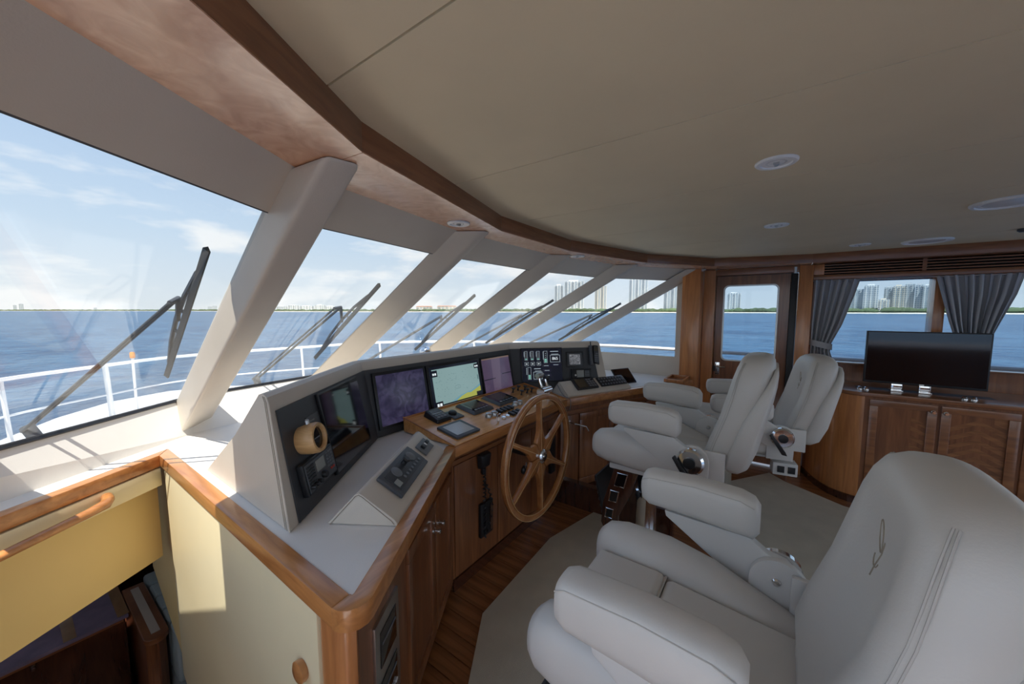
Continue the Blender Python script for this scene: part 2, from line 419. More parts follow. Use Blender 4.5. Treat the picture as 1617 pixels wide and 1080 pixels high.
# ---- raked pillars
# plan outlines relative to the windscreen corner line: outer-left, inner edge, inner right, outer-right
PIL = [None, None,
       [(-.080, .000), (.030, -.160), (.085, -.150), (.090, .030)], [(-.090, .020), (.030, -.150), (.080, -.130), (.090, .030)],
       [(-.080, .000), (-.010, -.200), (.050, -.190), (.090, .000)], [(-.140, .040), (-.030, -.130), (.040, -.130), (.060, .030)]]
pil_lab = ['cream leather pillar beside the open port side', 'broad cream leather pillar nearest the stairwell', 'cream leather pillar rising behind the left end of the screens',
           'cream leather pillar rising behind the middle of the screens', 'slim cream leather pillar second from the teak column', 'slim cream leather pillar reaching the teak column']
for i in range(6):
    zb = 0.885
    bot = TV[i].lerp(BV[i], (ZT - zb) / (ZT - ZB)); top = TV[i].copy()
    if i == 0:
        bl = [Vector(p) for p in ((-.18, 2.60, zb), (-.06, 2.74, zb), (-.06, 2.46, zb), (-.18, 2.36, zb))]
        tl = [Vector(p) for p in ((-.22, .76, ZT), (-.105, .82, ZT), (-.105, .58, ZT), (-.22, .52, ZT))]
    elif i == 1:
        bl = [Vector(p) for p in ((.585, 3.12, zb), (.76, 3.22, zb), (.745, 2.88, zb), (.57, 2.73, zb))]
        tl = [Vector(p) for p in ((.525, 1.25, ZT), (.65, 1.28, ZT), (.645, .985, ZT), (.545, 1.005, ZT))]
    else:
        bl = [bot + Vector((x + (.04 if y < -.05 else 0), y, 0)) for x, y in PIL[i]]
        tl = [top + Vector((x, y, 0)) for x, y in PIL[i]]
    o = MB().hexa(bl, tl).build('trim_%d' % (4 + i), LEATHER, bevel=0.020, seg=4)
    tag(o, pil_lab[i], 'pillar', kind='structure')

# ---- sloping sill between counter and glass
si = struct('trim_10', 'pale leather sill rising from the counter to the windscreen', 'trim')
K = [(-0.75, 1.90), (0.62, 2.745), (1.42, 2.87), (2.60, 2.87), (3.40, 2.745), (4.25, 2.20)]
KB = [(-0.75, 1.93), B[1], B[2], B[3], B[4], B[5]]
for i in range(5):
    a0, a1 = Vector((*K[i], ZK)), Vector((*K[i + 1], ZK)); b0, b1 = Vector((*KB[i], ZB)), Vector((*KB[i + 1], ZB))
    if i == 0: b0 = Vector((-0.75, 1.915, ZB))
    dn = Vector((0, 0.05, -0.02))
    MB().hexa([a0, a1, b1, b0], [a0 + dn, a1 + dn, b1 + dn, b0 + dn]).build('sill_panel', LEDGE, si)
    d2 = Vector((0, 1.95, -1.13))
    MB().hexa([b0 + dn, b1 + dn, b1 + d2, b0 + d2], [v - Vector((0, 0, .05)) for v in (b0 + dn, b1 + dn, b1 + d2, b0 + d2)]).build('coaming_panel', WHITEP, si)

# ---- roof slab; unseen brow added, sized to cast the edge of the sunlight
ro = MB().prism([(-1.1, -3.6), (4.95, -3.6), (4.95, 0.6), (4.55, 1.15), (3.62, 1.66), (2.58, 1.86), (1.44, 1.86), (0.40, 1.66), (-0.42, 1.11), (-1.1, 0.62)], 2.115, 2.20).build('trim_11', WHITEP)
tag(ro, 'white roof slab with an unseen brow added to shade the windscreen', 'roof', kind='structure')
BI = [(-0.24, 1.00), (0.54, 1.50), (1.46, 1.70), (2.56, 1.70), (3.48, 1.50), (4.46, 0.90)]
BO = [(-0.42, 1.11), (0.40, 1.66), (1.44, 1.86), (2.58, 1.86), (3.62, 1.66), (4.55, 1.15)]
for k in range(5):
    MB().prism([BI[k], BI[k + 1], BO[k + 1], BO[k]], 2.022, 2.114).build('shade_brow', WHITEP, ro)

# ---- starboard side
wr = struct('wall_right', 'starboard side wall with cream panel, teak posts and window openings', 'wall')
MB().box(4.25, 4.30, 0.80, 2.45, 0.70, 1.075).build('cream_panel', LEATHER, wr)
MB().box(4.25, 4.30, 0.80, 0.865, 1.075, 2.0).build('cream_post', LEATHER, wr)
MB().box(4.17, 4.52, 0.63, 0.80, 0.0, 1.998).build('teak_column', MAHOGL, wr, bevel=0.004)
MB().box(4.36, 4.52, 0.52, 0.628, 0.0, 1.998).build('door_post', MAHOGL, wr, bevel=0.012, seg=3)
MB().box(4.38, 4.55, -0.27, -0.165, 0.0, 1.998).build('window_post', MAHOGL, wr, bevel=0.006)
MB().box(4.38, 4.52, -0.164, 0.519, 1.935, 1.998).build('door_head', MAHOGX, wr, bevel=0.004)
MB().box(4.40, 4.46, -0.163, -0.108, 0.0, 1.93).build('weather_strip', BLACK, wr, bevel=0.008)
MB().cyl((4.385, -0.135, 1.93), (4.385, -0.135, 1.985), 0.013).build('door_bolt', ALU, wr, smooth=True)
MB().box(4.56, 4.66, -3.4, -0.271, 0.0, 1.085).build('lower_panel', MAHOG, wr)
MB().box(4.53, 4.60, -3.4, -0.271, 1.086, 1.10).build('window_sill', MAHOGX, wr, bevel=0.003)
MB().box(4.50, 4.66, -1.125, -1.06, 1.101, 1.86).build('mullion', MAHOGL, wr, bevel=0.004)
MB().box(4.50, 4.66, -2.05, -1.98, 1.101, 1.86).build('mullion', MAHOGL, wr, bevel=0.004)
# header with louvred vent
MB().box(4.40, 4.66, -3.4, -0.271, 1.86, 1.902).build('header_rail', MAHOGX, wr, bevel=0.004)
MB().box(4.40, 4.66, -0.345, -0.271, 1.903, 1.998).build('header_end', MAHOGL, wr, bevel=0.003)
MB().box(4.47, 4.66, -3.4, -0.346, 1.903, 1.998).build('vent_back', plain('vent_dark', (0.02, 0.012, 0.008), 0.7), wr)
for k in range(4):
    z = 1.912 + k * 0.023
    MB().hexa([(4.405, -3.4, z), (4.405, -0.347, z), (4.46, -0.347, z + 0.012), (4.46, -3.4, z + 0.012)],
              [(4.405, -3.4, z + .009), (4.405, -0.347, z + .009), (4.46, -0.347, z + .021), (4.46, -3.4, z + .021)]).build('vent_slat', MAHOGX, wr)
MB().box(4.402, 4.465, -0.98, -0.955, 1.904, 1.998).build('vent_divider', MAHOGX, wr)

def slab_window(name, lab, poly_yz, x, mat):
    w = struct(name, lab, 'window')
    MB().hexa([(x, y, z) for y, z in poly_yz], [(x + .008, y, z) for y, z in poly_yz]).build('pane', mat, w)
    return w
slab_window('window_6', 'small triangular side pane under the last raked pillar', [(0.865, 1.075), (2.33, 1.075), (0.865, 1.94)], 4.275, GLASS)
slab_window('window_7', 'side window behind the television, between the grey curtains', [(-1.06, 1.10), (-0.272, 1.10), (-0.272, 1.86), (-1.06, 1.86)], 4.60, TINT)
slab_window('window_8', 'side window aft of the wide grey curtain at the right edge', [(-1.98, 1.10), (-1.126, 1.10), (-1.126, 1.86), (-1.98, 1.86)], 4.60, TINT)

# door with rounded window
def rrect(x0, x1, y0, y1, r, n=6):
    pts = []
    for cx, cy, a0 in ((x1 - r, y1 - r, 0), (x0 + r, y1 - r, 90), (x0 + r, y0 + r, 180), (x1 - r, y0 + r, 270)):
        for k in range(n + 1):
            a = R(a0 + 90 * k / n); pts.append((cx + r * math.cos(a), cy + r * math.sin(a)))
    return pts
def rect_like(x0, x1, y0, y1, n=6):
    pts = []
    for (cx, cy), (p, q) in (((x1, y1), ((x1, None), (None, y1))), ((x0, y1), ((None, y1), (x0, None))), ((x0, y0), ((x0, None), (None, y0))), ((x1, y0), ((None, y0), (x1, None)))):
        for k in range(n + 1): pts.append((cx, cy))
    return pts
def ring_plate(mb, inner, outer, a0, a1, conv):
    n = len(inner)
    vs = [conv(p, a) for a in (a0, a1) for lst in (outer, inner) for p in lst]
    fs = []
    for i in range(n):
        j = (i + 1) % n
        if outer[i] != outer[j]: fs.append((i, j, n + j, n + i)); fs.append((2*n+i, 3*n+i, 3*n+j, 2*n+j)); fs.append((i, 2*n+i, 2*n+j, j))
        else: fs.append((i, n + j, n + i)); fs.append((2*n+i, 3*n+i, 3*n+j))
        fs.append((n+i, n+j, 3*n+j, 3*n+i))
    mb.add(vs, fs)
    return mb
dr = struct('door_1', 'dark mahogany side door with a rounded window, left of the curtains', 'door')
conv = lambda p, a: (a, p[0], p[1])
ring_plate(MB(), rrect(-0.018, 0.446, 1.055, 1.835, 0.045), rect_like(-0.105, 0.515, 0.02, 1.93), 4.45, 4.49, conv).build('door_leaf', MAHOG, dr)
ring_plate(MB(), rrect(-0.008, 0.436, 1.065, 1.825, 0.04), rrect(-0.022, 0.450, 1.051, 1.839, 0.048), 4.444, 4.452, conv).build('window_bezel', ALU, dr)
MB().hexa([(4.468, y, z) for y, z in rrect(-0.02, 0.448, 1.053, 1.837, 0.045)], [(4.474, y, z) for y, z in rrect(-0.02, 0.448, 1.053, 1.837, 0.045)]).build('door_pane', TINT, dr)
MB().box(4.435, 4.45, 0.455, 0.50, 0.90, 1.03).build('lock_plate', CHROME, dr, bevel=0.004)
MB().tube([(4.435, 0.477, 0.99), (4.40, 0.477, 0.99), (4.40, 0.44, 0.985), (4.40, 0.40, 0.985)], 0.008).build('lever_handle', CHROME, dr, smooth=True)
MB().box(4.43, 4.45, 0.49, 0.514, 0.93, 0.99).build('latch', BLACK, dr, bevel=0.003)

for y0, y1, z0, z1 in ((-.13, -.085, .0, 1.93), (.495, .53, .0, 1.93), (-.13, .53, 1.915, 1.95)):
    MB().box(4.492, 4.515, y0, y1, z0, z1).build('door_stop', MAHOG, wr)
for y0, y1, z0, z1 in ((-.295, -.262, 1.09, 1.87), (-1.98, -.27, 1.845, 1.862)):
    MB().box(4.585, 4.66, y0, y1, z0, z1).build('window_stop', MAHOG, wr)

# ---- aft and port sides (behind the camera, unseen): openings made wide to let daylight in
wb = struct('wall_back', 'unseen aft wall with an opening made wide for daylight behind the chairs', 'wall')
MB().box(-0.8, 0.1, -3.46, -3.4, 0, 2.08).build('wall_panel', MAHOG, wb)
MB().box(4.0, 4.66, -3.46, -3.4, 0, 2.08).build('wall_panel', MAHOG, wb)
MB().box(0.1, 4.0, -3.46, -3.4, 1.98, 2.08).build('wall_panel', MAHOG, wb)
wl = struct('wall_left', 'port side wall with the open side door', 'wall')
MB().box(-0.86, -0.80, -3.4, -0.85, 0, 0.95).build('wall_panel', MAHOG, wl)
MB().box(-0.86, -0.80, -3.4, -0.85, 1.85, 2.08).build('wall_panel', MAHOG, wl)
MB().box(-0.86, -0.80, -0.95, -0.85, 0.95, 1.85).build('door_post', MAHOG, wl)
MB().box(-0.86, -0.80, 0.45, 0.55, 0.0, 2.0).build('door_post', MAHOG, wl)
MB().box(-0.86, -0.80, 0.55, 2.2, -1.25, 0.95).build('wall_panel', YELLOWL, wl)

# ---- stairwell going down forward of the camera
u_b = Vector((0.85, 0.527, 0)).normalized(); n_b = Vector((-u_b.y, u_b.x, 0)); o_b = Vector((0.43, 2.455, 0))
def bk(s, off, z): return o_b + u_b * s + n_b * off + Vector((0, 0, z))
def slab(mb, s0, s1, o0, o1, z0, z1):
    return mb.hexa([bk(s0, o0, z0), bk(s1, o0, z0), bk(s1, o1, z0), bk(s0, o1, z0)], [bk(s0, o0, z1), bk(s1, o0, z1), bk(s1, o1, z1), bk(s0, o1, z1)])
wf = struct('wall_front', 'yellow lacquered bulkhead under the sill, over the stairwell opening', 'wall')
slab(MB(), -1.38, -0.008, 0.0, 0.05, 0.71, 0.80).build('upper_strip', YELLOWL, wf, bevel=0.004)
slab(MB(), -1.38, 0.05, 0.095, 0.12, 0.292, 0.80).build('recessed_panel', YELLOW, wf)
slab(MB(), -1.38, 0.06, 0.12, 0.16, 0.31, 0.80).build('backing_strip', YELLOWL, wf)
ws = struct('wall_stairwell', 'sunlit-coloured yellow lacquered side panel of the stairwell below the teak rim', 'wall')
MB().hexa([(0.455, y, z) for y, z in ((0.93, 0.80), (3.06, 0.80), (3.06, 0.0), (2.44, -0.30), (1.9, -0.6), (0.93, -1.2))],
          [(0.475, y, z) for y, z in ((0.93, 0.80), (3.06, 0.80), (3.06, 0.0), (2.44, -0.30), (1.9, -0.6), (0.93, -1.2))]).build('side_wall', YELLOW, ws)
MB().hexa([(0.43, y, z) for y, z in ((0.935, 0.798), (2.43, 0.798), (2.40, 0.3), (2.38, -0.28), (1.9, -0.55), (0.935, -1.15))],
          [(0.456, y, z) for y, z in ((0.935, 0.798), (2.43, 0.798), (2.40, 0.3), (2.38, -0.28), (1.9, -0.55), (0.935, -1.15))]).build('side_panel', YELLOWL, ws, bevel=0.004)
MB().lathe([(0.026, 0), (0.03, 0.006), (0.03, 0.018), (0.022, 0.022)], (0.43, 1.02, 0.585), (-1, 0, 0)).build('wood_button', TEAK, ws, smooth=True)
lf = MB().box(-0.8, 2.6, 0.5, 5.2, -1.30, -1.25).build('floor_lower', DARKW)
tag(lf, 'dark floor of the lower cabin under the stairwell', 'floor', kind='structure')
for k in range(5):
    o = MB().box(-0.8, 0.43, 0.60 + k * 0.25, 0.86 + k * 0.25, -0.27 - k * 0.22, -0.22 - k * 0.22).build('stair_tread', FLOORW, lf, bevel=0.008)
lw = struct('wall_lower', 'dim walls of the lower cabin beyond the stairwell', 'wall')
MB().box(-0.86, -0.8, 2.2, 5.2, -1.25, 0.2).build('wall_panel', DARKW, lw)
MB().box(2.6, 2.66, 0.5, 5.2, -1.25, 0.2).build('wall_panel', DARKW, lw)
MB().box(-0.8, 2.6, 5.2, 5.26, -1.25, 0.2).build('wall_panel', DARKW, lw)
MB().box(0.47, 2.6, 0.5, 0.53, -1.25, -0.06).build('wall_panel', DARKW, lw)

# ================================================================== HELM COUNTER
def offset_path(P, d):
    """offset an open plan polyline to its left by d with mitred corners"""
    out = []
    P = [Vector((p[0], p[1])) for p in P]
    for i, p in enumerate(P):
        ns = []
        if i > 0: t = (P[i] - P[i - 1]).normalized(); ns.append(Vector((-t.y, t.x)))
        if i < len(P) - 1: t = (P[i + 1] - P[i]).normalized(); ns.append(Vector((-t.y, t.x)))
        if len(ns) == 1: out.append(p + ns[0] * d)
        else:
            m = (ns[0] + ns[1]).normalized(); out.append(p + m * (d / max(0.3, m.dot(ns[0]))))
    return out
arc = []
c_a = Vector((0.42 + 0.055, 0.775 + 0.062))
for k in range(6):
    a = R(180 + 121 * k / 5); arc.append((c_a.x + 0.055 * math.cos(a), c_a.y + 0.055 * math.sin(a)))
p0 = bk(-1.38, 0, 0)
RIM = [(p0.x, p0.y), (0.42, 2.449)] + arc + [(1.352, 1.33), (2.625, 1.33), (4.16, 0.66)]
RIN = offset_path(RIM, 0.052)
hc = thing('helm_counter', 'pale leather helm counter with a teak rim, wrapping below the windscreen', 'counter', (1.9, 1.6, 0.86))
def rim_piece(i0, i1, mat):
    outer = [Vector((*RIM[k], 0)) if not isinstance(RIM[k], Vector) else RIM[k] for k in range(i0, i1 + 1)]
    pts = [(RIM[k][0], RIM[k][1]) for k in range(i0, i1 + 1)] + [(RIN[k][0], RIN[k][1]) for k in range(i1, i0 - 1, -1)]
    return MB().prism(pts, 0.806, 0.864).build('teak_rim', mat, hc, bevel=0.006, seg=2)
nA = 2 + len(arc)
rim_piece(0, 1, TEAK); rim_piece(1, 2, TEAKY); rim_piece(2, nA, TEAK); rim_piece(nA, nA + 1, TEAK); rim_piece(nA + 1, nA + 2, TEAK)
KR = [(4.245, 0.66), (4.245, 2.20), (3.40, 2.745), (2.60, 2.87), (1.42, 2.87), (0.62, 2.745), (-0.75, 1.90)]
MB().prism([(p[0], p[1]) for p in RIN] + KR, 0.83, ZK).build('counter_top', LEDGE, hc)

# ---- base cabinets
def cab_door(M, s0, s1, z0, z1, parent, mat, pmat, w=0.055, name='door', chevron=False):
    d = MB()
    d.box(s0, s1, z0, z0 + w, 0, .016, M); d.box(s0, s1, z1 - w, z1, 0, .016, M)
    d.box(s0, s0 + w, z0 + w, z1 - w, 0, .016, M); d.box(s1 - w, s1, z0 + w, z1 - w, 0, .016, M)
    o = d.build(name, mat, parent, bevel=0.003)
    MB().box(s0 + w, s1 - w, z0 + w, z1 - w, 0, .006, M).build('door_panel', pmat, o)
    return o
def knob(M, s, z, parent, n0=.016):
    p = M @ Vector((s, z, n0)); ax = (M.to_3x3() @ Vector((0, 0, 1)))
    return MB().lathe([(.014, 0), (.014, .004), (.006, .008), (.006, .018), (.013, .022), (.013, .030), (.008, .033)], p, ax, 14).build('latch_knob', CHROME, parent, smooth=True)
ML_ = frame_mat((0.47, 0.85, 0), (0.856, 0.517, 0), (0, 0, 1))
cl = thing('console_cabinet', 'near mahogany console cabinet with two doors and a vent panel, beside the stairwell', 'cabinet', (0.9, 1.3, 0))
MB().prism([(0.478, 0.98), (0.478, 0.862), (0.505, 0.868), (1.383, 1.398), (1.383, 1.75), (0.478, 1.75)], 0.07, 0.805).build('body', MAHOG, cl)
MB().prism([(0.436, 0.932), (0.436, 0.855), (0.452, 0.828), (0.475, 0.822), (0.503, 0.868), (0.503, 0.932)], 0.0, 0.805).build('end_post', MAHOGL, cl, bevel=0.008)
MB().prism([(0.52, 0.98), (0.52, 0.93), (1.40, 1.46), (1.40, 1.75), (0.52, 1.75)], 0.0, 0.069).build('toe_kick', DARKW, cl)
for s0, s1, ks in ((0.385, 0.715, 0.69), (0.725, 1.03, 0.755)):
    d = cab_door(ML_, s0, s1, 0.09, 0.715, cl, MAHOG, MAHOG)
    knob(ML_, ks, 0.60, d)
MB().box(0.09, 1.03, 0.735, 0.755, 0, .008, ML_).build('top_moulding', MAHOGX, cl)
vp = thing('audio_panel', 'brushed metal audio panel with two dark slots set in the near cabinet', 'panel', (0.64, 0.95, 0.33))
MB().box(0.115, 0.29, 0.30, 0.655, 0, .012, ML_).build('faceplate', ALU, vp, bevel=0.003)
for z0, z1 in ((0.50, 0.615), (0.34, 0.455)):
    o = MB().box(0.145, 0.262, z0, z1, .012, .0145, ML_).build('dark_window', BLACKG, vp, bevel=0.001)
    MB().box(0.155, 0.252, z0 + .07, z0 + .078, .0145, .0165, ML_).build('slot', GREYP, o)
for k in range(5):
    MB().box(0.155 + k * .021, 0.169 + k * .021, 0.353, 0.361, .0145, .018, ML_).build('button', WHITEP, vp)

MC_ = frame_mat((1.385, 1.40, 0), (1, 0, 0), (0, 0, 1))
cc = thing('wheel_console_cabinet', 'mahogany console front behind the ship wheel', 'cabinet', (2.0, 1.5, 0))
MB().box(1.388, 2.598, 1.40, 1.76, 0.0, 0.805).build('body', MAHOG, cc)
for s0, s1 in ((0.02, 0.405), (0.413, 0.805), (0.813, 1.19)):
    MB().box(s0, s1, 0.075, 0.725, 0, .008, MC_).build('front_panel', MAHOG, cc, bevel=0.002)
MB().box(0.0, 1.21, 0.735, 0.757, 0, .012, MC_).build('top_moulding', MAHOGX, cc)
MB().box(0.0, 1.21, 0.0, 0.068, 0, .012, MC_).build('skirting', DARKW, cc)

u_r = Vector((1.535, -0.67, 0)).normalized()
MR_ = frame_mat((2.615, 1.385, 0), u_r, (0, 0, 1))
cd = thing('side_console_cabinet', 'mahogany console cabinet with framed doors to the right of the wheel', 'cabinet', (3.3, 1.2, 0))
n_r = Vector((-u_r.y, u_r.x, 0))
e1 = Vector((2.615, 1.385, 0)); e2 = e1 + u_r * 1.55
MB().prism([(e1.x, e1.y), (e2.x, e2.y), (e2.x + .1, 1.1), (2.615, 1.76)], 0.0, 0.805).build('body', MAHOG, cd)
for s0, s1, ks in ((0.20, 0.60, 0.57), (0.615, 1.015, 0.645), (1.03, 1.43, 1.40)):
    d = cab_door(MR_, s0, s1, 0.09, 0.715, cd, MAHOG, MAHOG)
    p = MR_ @ Vector((ks, 0.64, .016))
    MB().lathe([(.007, 0), (.007, .006), (.004, .01)], p, MR_.to_3x3() @ Vector((0, 0, 1)), 10).build('catch', CHROME, d, smooth=True)
MB().box(0.0, 0.19, 0.09, 0.715, 0, .01, MR_).build('filler_panel', MAHOG, cd, bevel=0.002)
MB().box(0.0, 1.5, 0.735, 0.757, 0, .012, MR_).build('top_moulding', MAHOGX, cd)
MB().box(0.0, 1.5, 0.0, 0.075, 0, .012, MR_).build('skirting', DARKW, cd)

# ================================================================== INSTRUMENT HOOD
LEAN = 0.2
a42 = R(42)
Q = [Vector((0.504, 1.244, 0)), Vector((1.20, 1.79, 0)), Vector((2.55, 1.79, 0)), Vector((2.55 + .88 * math.cos(a42), 1.79 - .88 * math.sin(a42), 0))]
U = [(Q[i + 1] - Q[i]).normalized() for i in range(3)]
NB = [Vector((-u.y, u.x, 0)) for u in U]           # towards the back
def mitre(a, b):
    m = (a + b).normalized(); return m / m.dot(a)
MI = [Vector((0.0, 1.08, 0)), mitre(NB[0], NB[1]), mitre(NB[1], NB[2]), Vector((0.10, 1.12, 0))]
ih = thing('instrument_hood', 'cream leather instrument hood with charcoal faces, standing on the helm counter', 'console', (1.9, 1.9, ZK + .001))
SEC = [(0, .862), (.04, 1.06), (.079, 1.25), (.083, 1.272), (.094, 1.29), (.115, 1.298), (.145, 1.292), (.40, 1.10), (.75, .862)]
MF = [MI[0] / MI[0].dot(NB[0]), MI[1], MI[2], MI[3] / MI[3].dot(NB[2])]     # keeps the front face flat out to the ends
MB().loft([[q + (mf if o < .2 else m) * o + Vector((0, 0, z)) for o, z in SEC] for q, m, mf in zip(Q, MI, MF)]).build('hood_body', LEATHER, ih, smooth=True, ang=28)
FM = [frame_mat(Q[i] + Vector((0, 0, .862)), U[i], NB[i] * LEAN + Vector((0, 0, 1))) for i in range(3)]
def fold_u(i, end, v):
    """u coordinate of the fold on facet i at slope distance v"""
    k = i + (1 if end else 0)
    off = v * LEAN / math.sqrt(1 + LEAN * LEAN)
    return (Q[k] + MI[k] * off - Q[i]).dot(U[i])
for i in range(3):
    v1 = 0.388
    ua0 = 0.052 if i == 0 else fold_u(i, False, 0); ua1 = 0.085 if i == 0 else fold_u(i, False, v1)
    ub0 = fold_u(i, True, 0) if i < 2 else 0.80; ub1 = fold_u(i, True, v1) if i < 2 else 0.735
    pts = [(ua0, 0.001), (ub0, 0.001), (ub1, v1), (ua1, v1)]
    MB().prism(pts, .0005, .006, FM[i]).build('instrument_face', CHAR, ih)
for off in (0.016, 0.028):
    MB().tube([Q[0] + Vector((-.0005, .004 + off + MF[0].y * o, z)) for o, z in SEC[:5]], 0.0016, 5).build('stitch_line', STITCH, ih)
MB().tube([Q[0] + Vector((-.0005, .002 + MF[0].y * o, z)) for o, z in SEC[:5]] , 0.003, 6).build('piping', LEATHER, ih, smooth=True)

def monitor(i, u0, u1, v0, v1, label, mat, inset=.018, th=.014, name='monitor'):
    M = FM[i]; c = M @ Vector(((u0 + u1) / 2, v0, .006))
    t = thing(name, label, 'monitor', c)
    MB().box(u0, u1, v0, v1, .0065, .0065 + th, M).build('bezel', BLACK, t, bevel=.003)
    s = MB().box(u0 + inset, u1 - inset, v0 + inset, v1 - inset, .0065 + th, .0075 + th, M).build('screen', mat, t)
    return t, s, .0078 + th
monitor(0, .338, .752, .034, .382, 'large dark switched-off display beside the round wooden cover', BLACKG, .006)
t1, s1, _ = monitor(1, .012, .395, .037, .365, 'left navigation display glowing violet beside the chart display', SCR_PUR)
t2, s2, zz = monitor(1, .405, .935, .043, .360, 'wide chart display showing pale green water and a yellow coast', SCR_BLACK)
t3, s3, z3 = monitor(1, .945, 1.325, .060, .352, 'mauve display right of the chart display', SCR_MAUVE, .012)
M = FM[1]
def lay(i, parent, name, mat, pts, n0, th=.0004):
    return MB().prism(pts, n0, n0 + th, FM[i]).build(name, mat, parent)
# chart
ch = lay(1, t2, 'chart_water', SCR_TEAL, [(.445, .085), (.900, .085), (.900, .325), (.445, .325)], zz)
ch.name = 'chart_water'
MBs = lambda i, parent, name, mat, rects, n0: [lay(i, parent, name, mat, [(a, c), (b, c), (b, d), (a, d)], n0) for a, b, c, d in rects]
lay(1, t2, 'chart_shoal', SCR_SHOAL, [(.585, .0852), (.68, .118), (.76, .128), (.80, .132), (.8998, .165), (.8998, .0852)], zz + .0006)
lay(1, t2, 'chart_land', SCR_LAND, [(.635, .0853), (.69, .108), (.75, .122), (.79, .118), (.8996, .150), (.8996, .0853)], zz + .0012)
for a, b, c, d in ((.437, .49, .275, .318), (.437, .505, .066, .108), (.86, .912, .285, .318), (.85, .915, .085, .112)):
    lay(1, t2, 'data_box', SCR_BLACK, [(a, c), (b, c), (b, d), (a, d)], zz + .0018)
for a, b, c, d in ((.448, .480, .286, .300), (.452, .495, .076, .096), (.868, .902, .294, .306), (.882, .890, .20, .235)):
    lay(1, t2, 'reading', SCR_WHITE if a < .88 else SCR_INK, [(a, c), (a + (b-a)*.4, c), (a + (b-a)*.4, d), (a, d)], zz + .0024)
    lay(1, t2, 'reading', SCR_WHITE if a < .88 else SCR_INK, [(a + (b-a)*.55, c), (b, c), (b, d), (a + (b-a)*.55, d)], zz + .0024)
rnd = random.Random(3); ink = MB()
for k in range(70):
    a = rnd.uniform(.46, .885); c = rnd.uniform(.135, .30); ink.box(a, a + rnd.choice((.003, .005, .008)), c, c + .0018, zz + .0006, zz + .0009, M)
ik = ink.build('chart_soundings', SCR_INK, t2); ik['kind'] = 'stuff'
rg = MB()
for k in range(16):
    a0, a1 = R(k * 22.5), R(k * 22.5 + 16)
    p = lambda a: (.665 + .030 * math.cos(a), .178 + .012 * math.sin(a))
    (xa, ya), (xb, yb) = p(a0), p(a1)
    rg.prism([(xa, ya), (xb, yb), (xb, yb + .0018), (xa, ya + .0018)], zz + .0006, zz + .0009, M)
rg.build('chart_anchorage', SCR_INK, t2)
for k in range(9):
    lay(1, t2, 'menu_mark', SCR_WHITE, [(.53 + k*.042, .066), (.536 + k*.042, .066), (.536 + k*.042, .072), (.53 + k*.042, .072)], zz)
# mauve display: divided panes
for a, b, c, d in ((.958, 1.10, .172, .178), (1.19, 1.312, .195, .201)):
    lay(1, t3, 'divider_bar', SCR_BLACK, [(a, c), (b, c), (b, d), (a, d)], z3)
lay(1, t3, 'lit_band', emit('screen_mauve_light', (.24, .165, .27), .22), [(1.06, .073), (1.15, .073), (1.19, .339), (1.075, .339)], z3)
lay(1, t3, 'top_strip', emit('screen_tan', (.30, .19, .14), .3), [(.958, .330), (1.312, .330), (1.312, .3398), (.958, .3398)], z3 + .0006)
# engine display
t4, s4, z4 = monitor(2, .062, .442, .092, .392, 'engine data display with white gauges on black', SCR_BLACK, .008)
def outline(i, parent, name, mat, a, b, c, d, n0, w=.0022):
    o = MB()
    for r in ((a, b, c, c + w), (a, b, d - w, d), (a, a + w, c, d), (b - w, b, c, d)): o.box(r[0], r[1], r[2], r[3], n0, n0 + .0005, FM[i])
    return o.build(name, mat, parent)
for a, c, w, h in ((.095, .285, .026, .078), (.150, .285, .026, .078), (.205, .285, .026, .078), (.268, .258, .034, .105)):
    g = outline(2, t4, 'bar_gauge', SCR_LINE, a, a + w, c, c + h, z4)
    lay(2, t4, 'gauge_bar', SCR_GREEN, [(a + .006, c + .004), (a + w - .006, c + .004), (a + w - .006, c + h * (.35 if w > .03 else .2)), (a + .006, c + h * (.35 if w > .03 else .2))], z4)
    for k in range(4):
        lay(2, t4, 'gauge_tick', SCR_WHITE, [(a + w*.45, c + h*(.3 + .16*k)), (a + w*.6, c + h*(.3 + .16*k)), (a + w*.6, c + h*(.3 + .16*k) + .003), (a + w*.45, c + h*(.3 + .16*k) + .003)], z4 + .0006)
    MBs(2, t4, 'gauge_caption', SCR_LINE, [(a - .006, a - .003, c + .03, c + h - .004)], z4)
for a in (.095, .150, .205):
    outline(2, t4, 'value_box', SCR_LINE, a - .002, a + .034, .237, .268, z4)
    MBs(2, t4, 'reading', SCR_WHITE, [(a + .009, a + .014, .248, .257), (a + .017, a + .022, .248, .257)], z4)
g = outline(2, t4, 'bar_gauge', SCR_LINE, .118, .148, .118, .224, z4)
lay(2, t4, 'gauge_bar', SCR_GREEN, [(.124, .122), (.142, .122), (.142, .158), (.124, .158)], z4)
MBs(2, t4, 'gauge_caption', SCR_LINE, [(.106, .110, .160, .220), (.175, .235, .206, .212), (.330, .405, .355, .361), (.338, .405, .330, .335), (.182, .24, .187, .191)], z4)
outline(2, t4, 'value_box', SCR_LINE, .327, .418, .262, .326, z4, .003)
outline(2, t4, 'value_box', SCR_LINE, .168, .248, .118, .182, z4, .003)
for c0, c1, d0 in ((.250, .325, .222), (.338, .415, .228), (.255, .330, .180), (.255, .330, .138)):
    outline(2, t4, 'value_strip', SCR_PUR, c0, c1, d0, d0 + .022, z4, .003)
    MBs(2, t4, 'reading', SCR_LINE, [(c0 + .015, c1 - .015, d0 + .009, d0 + .013)], z4)
text_part('865', .036, FM[2] @ Matrix.Translation((.3725, .294, z4 + .0005)), SCR_WHITE, t4)
text_part('340', .032, FM[2] @ Matrix.Translation((.208, .150, z4 + .0005)), SCR_WHITE, t4)
